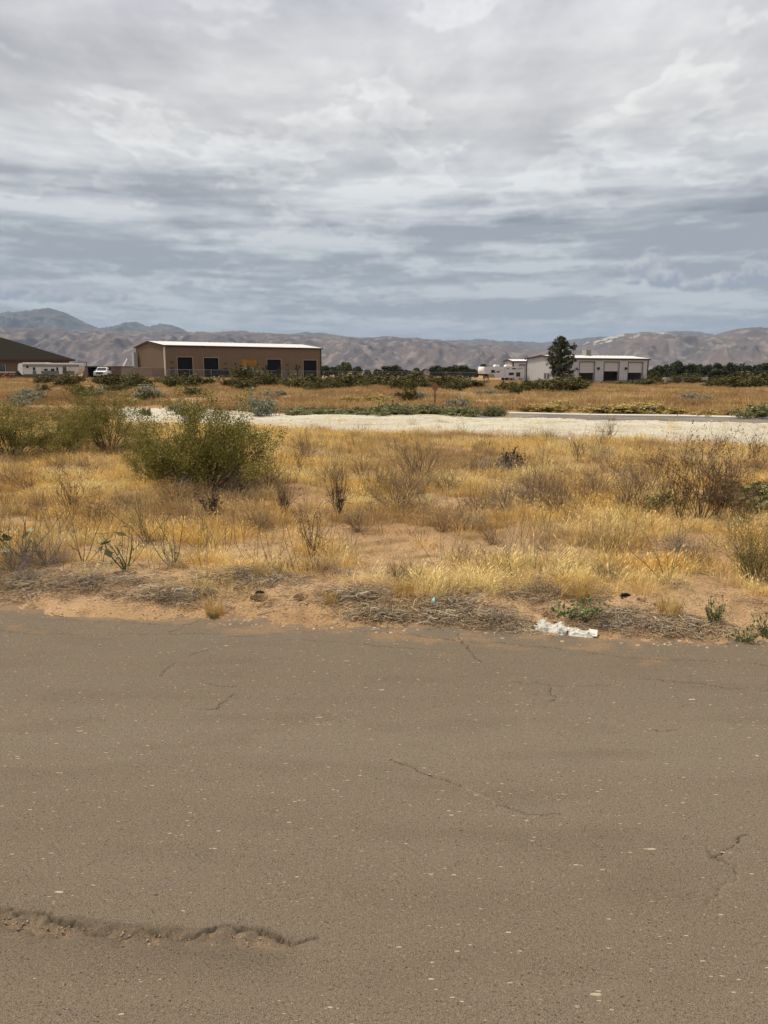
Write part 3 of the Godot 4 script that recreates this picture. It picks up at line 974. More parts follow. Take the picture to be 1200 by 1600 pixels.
func fence(called: String, label: String, line: Array, h: float, gap: float) -> void:
	var o: Vector3 = line[0]
	var t := thing(called, label, "fence", o)
	for k in range(1, line.size()):
		var a: Vector3 = line[k - 1] - o
		var b: Vector3 = line[k] - o
		var n := maxi(2, int((b - a).length() / gap))
		for i in n:
			var p := a.lerp(b, float(i) / n)
			var m := MB.new()
			m.tube(p + Vector3(0, -0.2, 0), p + Vector3(0, h + 0.05, 0), 0.035, 0.035, 5, Color(0.20, 0.20, 0.20))
			part(t, "post", m.mesh(), M.metal)
		var r := MB.new()
		r.tube(a + Vector3(0, h, 0), b + Vector3(0, h, 0), 0.022, 0.022, 4, Color(0.20, 0.20, 0.20))
		part(t, "top_rail", r.mesh(), M.metal)
		var w := MB.new()
		var len := (b - a).length()
		var cells := int(len / 0.22)
		for i in cells:                                     # the woven wire, coarse diamonds
			for s in [-1.0, 1.0]:
				var f0 := float(i) / cells
				var f1 := clampf(f0 + s * h / len * 0.5, 0.0, 1.0)
				var p := a.lerp(b, f0)
				var q := a.lerp(b, f1)
				w.tube(p + Vector3(0, 0.02, 0), q + Vector3(0, h, 0), 0.004, 0.004, 3, Color(0.20, 0.20, 0.20))
		part(t, "wire_mesh", w.mesh(), M.metal).set_meta("kind", "stuff")

func make_white_workshop() -> void:
	var a := at_depth(872, 155)
	var b := at_depth(1012, 165)
	var L := Vector2(b.x - a.x, b.z - a.z).length()
	var turn := atan2(-(b.z - a.z), b.x - a.x)
	var base_y := b.y - 0.1
	var t := thing("white_workshop", "white metal workshop with three half-open roll-up doors", "building", Vector3(a.x, base_y, a.z), turn)
	var H := pt(1012, 561.5, 165).y - base_y
	var dir := (b - a)
	dir.y = 0
	dir = dir.normalized()
	var z := 5.714
	var front := func(px: float) -> float:
		var r := ray(px, HOR)
		var den := r.x * dir.z - r.z * dir.x
		return (a.z * r.x - a.x * r.z) / -den
	var ops := []
	for q in [[515, 648, 204, 0.50], [735, 866, 206, 0.58], [950, 1077, 208, 0.51]]:
		var x0: float = front.call(815 + q[0] / z)
		var x1: float = front.call(815 + q[1] / z)
		var xm: float = (x0 + x1) / 2.0
		ops.append([x0, 0.05, x1, pt(815 + (q[0] + q[1]) / 2.0 / z, 530 + q[2] / z, -(a.z + dir.z * xm)).y - base_y, q[3]])
	var wc := Color(0.47, 0.47, 0.48)
	shed(t, L, 10.6, H, 0.62, ops, wc, Color(0.64, 0.64, 0.64), Color(0.045, 0.04, 0.045), Color(0.045, 0.04, 0.045))
	for o in ops: roll_door(t, o, Color(0.50, 0.50, 0.49), Color(0.10, 0.10, 0.10), o[4] - 0.02)
	# wall lamps, sign plate and meter
	for px in [934.0, 977.0]:
		var x: float = front.call(px)
		part(t, "wall_lamp", flat_box(Vector3(x - 0.2, 2.7, 0.04), Vector3(x + 0.2, 3.15, 0.35), Color(0.03, 0.03, 0.03)), M.plain)
	var px0: float = front.call(1007.0)
	part(t, "sign_plate", flat_box(Vector3(px0 - 0.2, 0.7, 0.04), Vector3(px0 + 0.3, 1.7, 0.07), Color(0.36, 0.38, 0.44)), M.plain)
	# the window in the gable
	var wn := Node3D.new()
	wn.name = "window"
	t.add_child(wn, true)
	part(wn, "pane", flat_box(Vector3(-0.05, 0.9, -4.4), Vector3(-0.02, 2.0, -2.6), Color(0.10, 0.11, 0.12)), M.dark_glass)
	for zz in [-4.5, -3.55, -2.6]: part(wn, "frame", flat_box(Vector3(-0.09, 0.82, zz - 0.06), Vector3(-0.01, 2.08, zz + 0.06), Color(0.45, 0.45, 0.45)), M.plain)
	# two evaporative coolers on the roof ridge
	for s in [[901.5, 7.5], [938.0, 11.0]]:
		var x: float = front.call(s[0] + 4.0)
		var c := Node3D.new()
		c.name = "roof_cooler"
		t.add_child(c, true)
		var y0: float = H + 0.5
		part(c, "housing", flat_box(Vector3(x - 0.75, y0, -5.9), Vector3(x + 0.65, y0 + 1.45, -4.6), Color(0.32, 0.30, 0.26)), M.metal)
		for k in 4: part(c, "louvre", flat_box(Vector3(x - 0.6, y0 + 0.2 + k * 0.3, -4.6), Vector3(x + 0.5, y0 + 0.4 + k * 0.3, -4.55), Color(0.18, 0.17, 0.15)), M.metal)
	# a lower shed behind, seen past the gable
	var c0 := at_depth(801, 178)
	var sh := thing("white_shed", "small white shed with dark trim behind the gable of the white workshop", "building", c0, turn * 0.2)
	var H2 := pt(801, 565, 178).y - c0.y
	shed(sh, 6.0, 8.0, H2, 0.4, [[1.6, 0.05, 4.6, H2 - 0.7]], Color(0.55, 0.55, 0.56), Color(0.7, 0.7, 0.7), Color(0.05, 0.045, 0.05), Color(0.05, 0.045, 0.05))
	roll_door(sh, [1.6, 0.05, 4.6, H2 - 0.7], Color(0.36, 0.38, 0.39), Color(0.1, 0.1, 0.1))
	# fifth-wheel caravan
	var v0 := at_depth(757, 160)
	var top := pt(757, 572.5, 160).y - v0.y
	caravan(v0, deg_to_rad(24), top)

func caravan(at: Vector3, turn: float, top: float) -> void:
	var t := thing("caravan", "white fifth-wheel caravan with dark swoosh stripes beside the white workshop", "caravan", at, turn)
	var W := 2.5
	var L := 9.6
	var body_c := Color(0.60, 0.60, 0.60)
	var b := MB.new()
	b.prism(PackedVector2Array([Vector2(2.6, 0.65), Vector2(L, 0.65), Vector2(L + 0.12, 0.9), Vector2(L + 0.12, top - 0.1), Vector2(L, top), Vector2(0.1, top - 0.06), Vector2(0.1, 1.45), Vector2(2.3, 1.45)]), -W, 0, body_c)
	part(t, "body", b.mesh(), M.paint)
	var cap := MB.new()                                  # rounded front
	var nseg := 8
	for i in nseg:
		for j in 8:
			var q := []
			for o in [[0, 0], [1, 0], [1, 1], [0, 1]]:
				var u: float = PI * (i + o[0]) / nseg
				var y: float = lerpf(1.45, top - 0.05, (j + o[1]) / 8.0)
				var bulge: float = 0.2 + 0.4 * sin(PI * (0.12 + 0.8 * (j + o[1]) / 8.0))
				q.append(Vector3(0.1 - sin(u) * bulge, y, -W / 2 + cos(u) * W / 2))
			cap.quad(q[0], q[1], q[2], q[3], Color(0.74, 0.74, 0.72))
	part(t, "front_cap", cap.mesh(), M.paint)
	for w in [[1.6, 2.45, top - 1.25, top - 0.7], [5.9, 7.1, top - 1.75, top - 1.25], [7.7, 8.7, top - 2.05, top - 1.2], [6.7, 7.6, top - 0.55, top - 0.33]]:
		var g := part(t, "window", flat_box(Vector3(w[0], w[2], 0.004), Vector3(w[1], w[3], 0.03), Color(0.02, 0.022, 0.025)), M.dark_glass)
		part(g, "frame", flat_box(Vector3(w[0] - 0.05, w[2] - 0.05, 0.002), Vector3(w[1] + 0.05, w[2] - 0.005, 0.04), Color(0.3, 0.3, 0.3)), M.plain)
	for s in [[[1.2, 1.75], [2.6, 2.15], [4.2, 2.5], [3.2, 2.1], [2.3, 1.9]], [[2.9, 2.2], [3.7, 2.3], [3.3, 1.75]], [[7.4, 2.75], [9.4, 3.05], [9.4, 2.98], [8.2, 2.72]], [[5.2, 2.95], [6.0, 3.05], [5.7, 2.75]], [[6.9, 1.75], [8.3, 1.6], [7.8, 1.72]]]:
		var q := PackedVector2Array()
		for p in s: q.append(Vector2(p[0], p[1] * top / 3.35))
		var sw := MB.new()
		sw.prism(q, 0.003, 0.012, Color(0.06, 0.06, 0.07))
		part(t, "stripe", sw.mesh(), M.paint)
	part(t, "slide_out", flat_box(Vector3(4.9, 0.95, 0.002), Vector3(5.0, top - 0.25, 0.05), Color(0.42, 0.42, 0.43)), M.paint)
	for x in [3.0, 5.6]:
		var ac := MB.new()
		ac.prism(PackedVector2Array([Vector2(x, top - 0.01), Vector2(x + 1.1, top - 0.01), Vector2(x + 1.0, top + 0.36), Vector2(x + 0.25, top + 0.38), Vector2(x + 0.05, top + 0.25)]), -1.6, -0.8, Color(0.8, 0.8, 0.78))
		part(t, "roof_unit", ac.mesh(), M.paint)
	for x in [6.0, 6.9]:
		for zz in [-0.15, -W + 0.15]: wheel(t, Vector3(x, 0.38, zz), 0.38, 0.24)
	part(t, "landing_leg", flat_box(Vector3(1.2, 0, -0.4), Vector3(1.32, 1.46, -0.28), Color(0.1, 0.1, 0.1)), M.metal)
	part(t, "landing_leg", flat_box(Vector3(1.2, 0, -W + 0.28), Vector3(1.32, 1.46, -W + 0.4), Color(0.1, 0.1, 0.1)), M.metal)

func make_far_left() -> void:
	# house under a broad hip roof
	var c := at_depth(119, 128)
	var eave := pt(119, 562, 128).y - c.y
	var ridge := pt(10, 527.5, 129.8).y - c.y
	var Lh := 30.0
	var Wh := 17.0
	var h := thing("house", "low brown house under a broad grey hip roof", "house", c, deg_to_rad(34.0))
	part(h, "wall", wall_mesh(Lh, eave - 0.05, [[17.3, 1.1, 19.0, 2.3], [19.6, 1.1, 20.6, 2.3]], 0.2, Color(0.17, 0.12, 0.085)), M.plain).position = Vector3(-Lh - 0.8, 0, -0.8)
	var w2 := MB.new()
	w2.box(Vector3(-Lh - 0.8, 0, -Wh + 0.8), Vector3(-0.8, eave - 0.05, -1.2), Color(0.16, 0.115, 0.08))
	part(h, "wall", w2.mesh(), M.plain)
	for x in [17.3, 19.6]:
		var wd := part(h, "window", flat_box(Vector3(x, 1.1, -0.15), Vector3(x + (1.7 if x < 18 else 1.0), 2.3, -0.1), Color(0.03, 0.035, 0.045)), M.dark_glass)
		wd.position = Vector3(-Lh - 0.8, 0, -0.8)
		part(wd, "frame", flat_box(Vector3(x + 0.8, 1.1, -0.1), Vector3(x + 0.88, 2.3, -0.06), Color(0.4, 0.4, 0.4)), M.plain)
	var rc := Color(0.115, 0.095, 0.08)
	var hx := -9.4
	var A := Vector3(0, eave, 0)
	var B := Vector3(0, eave, -Wh)
	var C := Vector3(hx, ridge, -Wh / 2)
	var D := Vector3(-Lh - 1.6 - hx, ridge, -Wh / 2)
	var E := Vector3(-Lh - 1.6, eave, 0)
	var G := Vector3(-Lh - 1.6, eave, -Wh)
	var rf := MB.new()
	rf.quad(A, E, D, C, rc)
	rf.tri(A, C, B, rc)
	rf.quad(B, C, D, G, rc)
	rf.tri(E, G, D, rc)
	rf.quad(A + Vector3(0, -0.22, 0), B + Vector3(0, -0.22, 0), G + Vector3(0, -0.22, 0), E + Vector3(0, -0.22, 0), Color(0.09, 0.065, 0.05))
	var r := part(h, "roof", rf.mesh(), M.roofing)
	var fs := MB.new()
	fs.box(Vector3(-Lh - 1.6, eave - 0.22, 0.0), Vector3(0.03, eave + 0.02, 0.04), Color(0.075, 0.05, 0.04))
	fs.box(Vector3(0.0, eave - 0.22, -Wh), Vector3(0.04, eave + 0.02, 0.0), Color(0.075, 0.05, 0.04))
	part(r, "fascia", fs.mesh(), M.plain)
	part(r, "roof_vent", flat_box(Vector3(hx - 1.2, ridge - 0.9, -Wh / 2 + 1.6), Vector3(hx - 0.9, ridge - 0.3, -Wh / 2 + 1.9), Color(0.4, 0.38, 0.35)), M.metal)
	# travel trailer with a bunk front, parked before the house
	var t0 := at_depth(28, 116)
	var top := pt(60, 567.5, 116).y - t0.y
	var t := thing("travel_trailer", "white and grey travel trailer parked before the brown house", "caravan", t0, deg_to_rad(3))
	var L := 9.0
	var W := 2.5
	var b := MB.new()
	b.prism(PackedVector2Array([Vector2(0.75, 0.6), Vector2(L - 0.7, 0.6), Vector2(L - 0.3, 1.0), Vector2(L, 1.5), Vector2(L, top - 0.25), Vector2(L - 0.2, top - 0.12), Vector2(0.75, top - 0.04)]), -W, 0, Color(0.50, 0.49, 0.47))
	part(t, "body", b.mesh(), M.paint)
	var fc := MB.new()
	fc.prism(PackedVector2Array([Vector2(0.0, 1.35), Vector2(0.06, top - 0.3), Vector2(0.25, top), Vector2(0.78, top + 0.02), Vector2(0.78, 0.62), Vector2(0.5, 0.7)]), -W + 0.02, -0.02, Color(0.78, 0.78, 0.77))
	part(t, "front_cap", fc.mesh(), M.paint)
	part(t, "roof_edge", flat_box(Vector3(0.8, top - 0.10, -W - 0.02), Vector3(4.1, top + 0.12, 0.05), Color(0.8, 0.8, 0.78)), M.paint)
	part(t, "roof_edge", flat_box(Vector3(4.5, top - 0.16, -W - 0.02), Vector3(L - 0.1, top + 0.04, 0.05), Color(0.8, 0.8, 0.78)), M.paint)
	part(t, "lower_band", flat_box(Vector3(0.8, 0.62, 0.002), Vector3(L - 0.75, 1.2, 0.02), Color(0.13, 0.13, 0.13)), M.paint)
	part(t, "upper_band", flat_box(Vector3(0.8, top - 0.55, 0.002), Vector3(L - 0.02, top - 0.17, 0.02), Color(0.22, 0.215, 0.21)), M.paint)
	for w in [[1.3, 1.6, top - 0.7, top - 0.35], [2.25, 2.55, top - 1.05, top - 0.6], [4.85, 5.35, top - 1.15, top - 0.8], [5.65, 5.9, top - 1.1, top - 0.6], [3.85, 4.35, 1.25, 1.5]]:
		part(t, "window", flat_box(Vector3(w[0], w[2], 0.022), Vector3(w[1], w[3], 0.05), Color(0.018, 0.02, 0.022)), M.dark_glass)
	for q in [[0.85, 2.15, 0.75, top - 0.85], [2.7, 3.4, 0.75, top - 0.6], [6.0, 6.5, 0.75, top - 0.7]]:
		part(t, "panel", flat_box(Vector3(q[0], q[2], 0.021), Vector3(q[1], q[3], 0.035), Color(0.58, 0.57, 0.54)), M.paint)
	part(t, "door", flat_box(Vector3(6.6, 0.75, 0.021), Vector3(7.1, top - 0.45, 0.04), Color(0.05, 0.05, 0.05)), M.paint)
	part(t, "stripe", flat_box(Vector3(4.1, top - 1.2, 0.004), Vector3(4.7, top - 1.1, 0.01), Color(0.1, 0.1, 0.1)), M.paint)
	for x in [3.2, 4.1]:
		for zz in [-0.02, -W + 0.1]: wheel(t, Vector3(x, 0.36, zz), 0.36, 0.22)
	part(t, "propane_cover", flat_box(Vector3(-0.7, 0.6, -1.7), Vector3(-0.2, 1.1, -0.8), Color(0.06, 0.06, 0.06)), M.plain)
	part(t, "hitch", flat_box(Vector3(-1.2, 0.5, -1.32), Vector3(0.8, 0.62, -1.18), Color(0.05, 0.05, 0.05)), M.metal)
	# rusty scrap heap beside it
	var s0 := at_depth(8, 112)
	var sc := thing("scrap_pile", "rusty scrap heap lying beside the travel trailer", "scrap")
	sc.position = s0
	var rs := MB.new()
	for k in 60:
		var p := Vector3(rng.randf_range(-2.2, 1.4), rng.randf_range(0.0, 0.9), rng.randf_range(-1.2, 1.2))
		p.y *= 1.0 - absf(p.x) / 3.0
		var d := Vector3(rng.randf_range(-1, 1), rng.randf_range(-0.3, 0.4), rng.randf_range(-1, 1)).normalized() * rng.randf_range(0.4, 1.3)
		var sh := rng.randf_range(0.5, 1.3)
		rs.tube(p - d / 2, p + d / 2, 0.07, 0.06, 4, Color(0.24 * sh, 0.11 * sh, 0.07 * sh))
	part(sc, "rusty_bar", rs.mesh(), M.plain)
	part(sc, "sheet", flat_box(Vector3(-1.6, 0.95, -0.6), Vector3(1.2, 1.1, 0.6), Color(0.5, 0.48, 0.45)), M.metal)
	# open tan carport with ribbed side panels
	var p0 := at_depth(129, 138)
	var p1 := at_depth(195, 140)
	var hh := pt(150, 572, 138).y - p0.y
	var LL := p1.x - p0.x
	var cp := thing("carport", "tan ribbed metal carport sheltering a white pickup", "carport", p0)
	var tan_c := Color(0.23, 0.185, 0.14)
	var k1 := LL * 0.17
	var k2 := LL * 0.50
	var k3 := LL * 0.73
	for s in [[0.0, k1], [k2, k3]]:
		var n := int((s[1] - s[0]) / 0.32)
		for k in n:
			var x: float = s[0] + k * 0.32
			part(cp, "panel", flat_box(Vector3(x + 0.01, 0, -0.1 - 0.04 * (k % 2)), Vector3(x + 0.31, hh - 0.15, 0.0 - 0.04 * (k % 2)), tan_c), M.metal)
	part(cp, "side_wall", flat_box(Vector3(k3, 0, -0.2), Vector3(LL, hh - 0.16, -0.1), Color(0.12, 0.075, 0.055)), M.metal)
	part(cp, "roof", flat_box(Vector3(-0.1, hh - 0.15, -7.2), Vector3(LL + 0.1, hh, 0.12), Color(0.10, 0.08, 0.065)), M.metal)
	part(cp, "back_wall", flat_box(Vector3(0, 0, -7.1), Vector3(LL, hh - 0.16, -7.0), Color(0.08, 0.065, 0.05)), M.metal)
	part(cp, "side_wall", flat_box(Vector3(-0.05, 0, -7.0), Vector3(0.05, hh - 0.16, -0.15), tan_c), M.metal)
	part(cp, "side_wall", flat_box(Vector3(LL - 0.1, 0, -6.99), Vector3(LL, hh - 0.17, -0.21), tan_c), M.metal)
	pickup(at_depth(149.5, 134))
	# awning frame of pipes between trailer and carport
	var aw := thing("pipe_frame", "dark pipe frame standing between the trailer and the carport", "frame", at_depth(127, 124))
	for x in [-1.1, 0.9]:
		var m := MB.new()
		m.tube(Vector3(x, 0, 0), Vector3(x, 2.6, 0), 0.06, 0.06, 5, Color(0.06, 0.055, 0.05))
		part(aw, "leg", m.mesh(), M.metal)
	var m2 := MB.new()
	m2.tube(Vector3(-1.1, 2.6, 0), Vector3(0.2, 2.75, 0), 0.06, 0.06, 5, Color(0.06, 0.055, 0.05))
	m2.tube(Vector3(0.2, 2.75, 0), Vector3(0.9, 2.6, 0), 0.06, 0.06, 5, Color(0.06, 0.055, 0.05))
	part(aw, "crossbar", m2.mesh(), M.metal)

func pickup(at: Vector3) -> void:
	var t := thing("pickup_truck", "white pickup truck with its nose out of the carport", "truck", at)
	var white := Color(0.80, 0.80, 0.79)
	var b := MB.new()
	# side outline, nose towards +x, then turned to face the camera
	b.prism(PackedVector2Array([Vector2(0, 0.55), Vector2(5.3, 0.55), Vector2(5.4, 0.75), Vector2(5.35, 1.15), Vector2(4.2, 1.28), Vector2(3.3, 1.32), Vector2(0.05, 1.3)]), -1.0, 1.0, white)
	var body := part(t, "body", b.mesh(), M.paint)
	var cb := MB.new()
	var lo := [Vector2(2.0, 1.29), Vector2(4.05, 1.25)]
	var hi := [Vector2(2.25, 1.95), Vector2(3.35, 1.95)]
	for s in [-1.0, 1.0]:
		cb.quad(Vector3(lo[0].x, lo[0].y, 0.95 * s), Vector3(lo[1].x, lo[1].y, 0.95 * s), Vector3(hi[1].x, hi[1].y, 0.74 * s), Vector3(hi[0].x, hi[0].y, 0.74 * s), white)
	cb.quad(Vector3(lo[0].x, lo[0].y, -0.95), Vector3(lo[0].x, lo[0].y, 0.95), Vector3(hi[0].x, hi[0].y, 0.74), Vector3(hi[0].x, hi[0].y, -0.74), white)
	cb.quad(Vector3(lo[1].x, lo[1].y, -0.95), Vector3(lo[1].x, lo[1].y, 0.95), Vector3(hi[1].x, hi[1].y, 0.74), Vector3(hi[1].x, hi[1].y, -0.74), white)
	cb.quad(Vector3(hi[0].x, hi[0].y, -0.74), Vector3(hi[1].x, hi[1].y, -0.74), Vector3(hi[1].x, hi[1].y, 0.74), Vector3(hi[0].x, hi[0].y, 0.74), white)
	part(t, "cab", cb.mesh(), M.paint)
	var gl := MB.new()
	gl.quad(Vector3(3.95 + 0.02, 1.36, -0.84), Vector3(3.95 + 0.02, 1.36, 0.84), Vector3(3.44 + 0.02, 1.88, 0.7), Vector3(3.44 + 0.02, 1.88, -0.7), Color(0.05, 0.06, 0.065))
	part(t, "windshield", gl.mesh(), M.dark_glass)
	part(t, "grille", flat_box(Vector3(5.36, 0.78, -0.55), Vector3(5.42, 1.08, 0.55), Color(0.05, 0.05, 0.05)), M.plain)
	part(t, "bumper", flat_box(Vector3(5.3, 0.5, -1.0), Vector3(5.55, 0.74, 1.0), Color(0.45, 0.45, 0.45)), M.metal)
	for s in [-1.0, 1.0]:
		part(t, "headlight", flat_box(Vector3(5.34, 0.85, 0.75 * s - 0.15), Vector3(5.43, 1.08, 0.75 * s + 0.15), Color(0.5, 0.5, 0.5)), M.dark_glass)
		part(t, "mirror", flat_box(Vector3(3.5, 1.35, 1.12 * s - 0.12), Vector3(3.6, 1.6, 1.12 * s + 0.12), Color(0.05, 0.05, 0.05)), M.plain)
	for x in [1.1, 4.4]:
		for zz in [-0.9, 0.9]: wheel(t, Vector3(x, 0.38, zz), 0.38, 0.24)
	t.rotation.y = deg_to_rad(-84)
	t.position += Vector3(0.2, 0, -5.0)

func make_far_things() -> void:
	# diamond warning sign with its back to us
	var g := gpt(679.5, 634)
	var t := thing("diamond_sign", "small rusty diamond road sign on a thin post beyond the gravel pad", "sign", g)
	var hs := pt(679.5, 597, -g.z).y - g.y
	part(t, "post", flat_box(Vector3(-0.03, -0.2, -0.015), Vector3(0.03, hs - 0.02, 0.015), Color(0.09, 0.055, 0.04)), M.metal)
	var b := MB.new()
	var r := 0.235
	b.prism(PackedVector2Array([Vector2(0, -r), Vector2(r * 0.8, 0), Vector2(0, r), Vector2(-r * 0.8, 0)]), 0.018, 0.024, Color(0.24, 0.13, 0.045))
	var pl8 := part(t, "plate", b.mesh(), M.metal)
	pl8.position.y = hs - r
	for s in [-0.08, 0.08]: part(pl8, "bolt", flat_box(Vector3(-0.012, s - 0.012, 0.024), Vector3(0.012, s + 0.012, 0.032), Color(0.2, 0.18, 0.15)), M.metal)
	fence("chain_link_fence", "long chain link fence running below the distant tree row", [at_depth(505, 172), at_depth(620, 180), at_depth(745, 186)], 1.75, 3.6)
	# low white wall with a bush before it
	var w0 := at_depth(1040, 138)
	var w1 := at_depth(1100, 140)
	var wl := thing("low_wall", "low white block wall before the dense tree row", "wall", w0)
	var hh := pt(1070, 589.5, 139).y - w0.y
	for k in 3:
		var x0 := (w1.x - w0.x) * k / 3.0
		var x1 := (w1.x - w0.x) * (k + 1) / 3.0 - 0.03
		part(wl, "wall_section", flat_box(Vector3(x0, -0.4, -0.2), Vector3(x1, hh - 0.08, 0), Color(0.46, 0.45, 0.43)), M.plain)
	part(wl, "coping", flat_box(Vector3(-0.05, hh - 0.075, -0.25), Vector3(w1.x - w0.x + 0.05, hh, 0.05), Color(0.55, 0.54, 0.52)), M.plain)
	# little utility shed by the fence
	var u := at_depth(667, 190)
	var us := thing("utility_hut", "tiny beige hut beyond the long chain link fence", "hut", u)
	part(us, "wall", flat_box(Vector3(-0.7, 0, -1.2), Vector3(0.7, 1.9, 0), Color(0.40, 0.30, 0.24)), M.plain)
	var rf := MB.new()
	rf.prism(PackedVector2Array([Vector2(-0.85, 1.9), Vector2(0.85, 1.9), Vector2(0, 2.3)]), -1.35, 0.15, Color(0.26, 0.22, 0.2))
	part(us, "roof", rf.mesh(), M.plain)
	# three joshua trees in front of the tan workshop
	for q in [[414.5, 569, 150], [437, 570, 152], [465, 566, 152]]:
		joshua(at_depth(q[0], q[2]), pt(q[0], q[1], q[2]).y - at_depth(q[0], q[2]).y)

func joshua(at: Vector3, h: float) -> void:
	var t := thing("joshua_tree", "small joshua tree standing before the tan workshop wall", "tree", at, rng.randf() * 6.0, "joshua trees before the tan workshop")
	var tr := MB.new()
	var lf := MB.new()
	var bark := Color(0.07, 0.055, 0.04)
	var fork := Vector3(0.03, h * 0.45, 0)
	tr.tube(Vector3.ZERO, fork, 0.14, 0.11, 7, bark)
	for k in 3:
		var a := TAU * k / 3.0 + rng.randf()
		var tip := fork + Vector3(cos(a) * 0.35, h * rng.randf_range(0.2, 0.42), sin(a) * 0.35)
		tr.tube(fork, tip, 0.1, 0.07, 6, bark)
		for n in 90:
			var d := Vector3(rng.randf_range(-1, 1), rng.randf_range(-0.5, 1), rng.randf_range(-1, 1)).normalized()
			var s := d.cross(Vector3(rng.randf(), rng.randf(), rng.randf())).normalized() * 0.04
			var p := tip + Vector3(0, rng.randf_range(-0.3, 0.05), 0)
			lf.tri(p - s, p + s, p + d * 0.34, Color(0.055, 0.065, 0.03) * rng.randf_range(0.7, 1.3))
	part(t, "trunk", tr.mesh(), M.twig)
	part(t, "crown", lf.mesh(), M.leaf)

# ---------------------------------------------------------------- trees
func far_tree_mesh(r: RandomNumberGenerator, wide: float, tall: float, col: Color, n: int, size: float) -> Array:
	var tr := MB.new()
	var lf := MB.new()
	var bark := Color(0.06, 0.048, 0.038)
	var cy := tall * 0.2
	tr.tube(Vector3.ZERO, Vector3(0.1, cy, 0), 0.22, 0.16, 7, bark)
	var clumps := []
	for k in 15:
		var a := r.randf() * TAU
		var e := pow(r.randf(), 0.8)
		var rad := wide * 0.5 * sqrt(1.0 - e * e * 0.85) * r.randf_range(0.35, 0.85)
		var c := Vector3(cos(a) * rad, cy * 0.7 + (tall - cy * 0.7) * (0.1 + 0.76 * e), sin(a) * rad)
		clumps.append([c, r.randf_range(0.16, 0.27) * wide, r.randf_range(0.75, 1.25)])
		tr.tube(Vector3(0.1, cy * 0.9, 0), c, 0.1, 0.03, 5, bark)
	for k in n:
		var q: Array = clumps[r.randi() % clumps.size()]
		var d := Vector3(r.randfn(), r.randfn() * 0.8, r.randfn()).normalized() * pow(r.randf(), 0.4)
		var p: Vector3 = q[0] + d * float(q[1])
		var u := Vector3(r.randfn(), r.randfn(), r.randfn()).normalized()
		var w := u.cross(Vector3(r.randfn(), r.randfn(), r.randfn())).normalized()
		var sh: float = q[2] * r.randf_range(0.7, 1.35)
		var s := size * r.randf_range(0.6, 1.4)
		lf.leaf(p, u * s, w * s * 0.6, Color(col.r * sh, col.g * sh, col.b * sh))
	return [tr.mesh(), lf.mesh()]

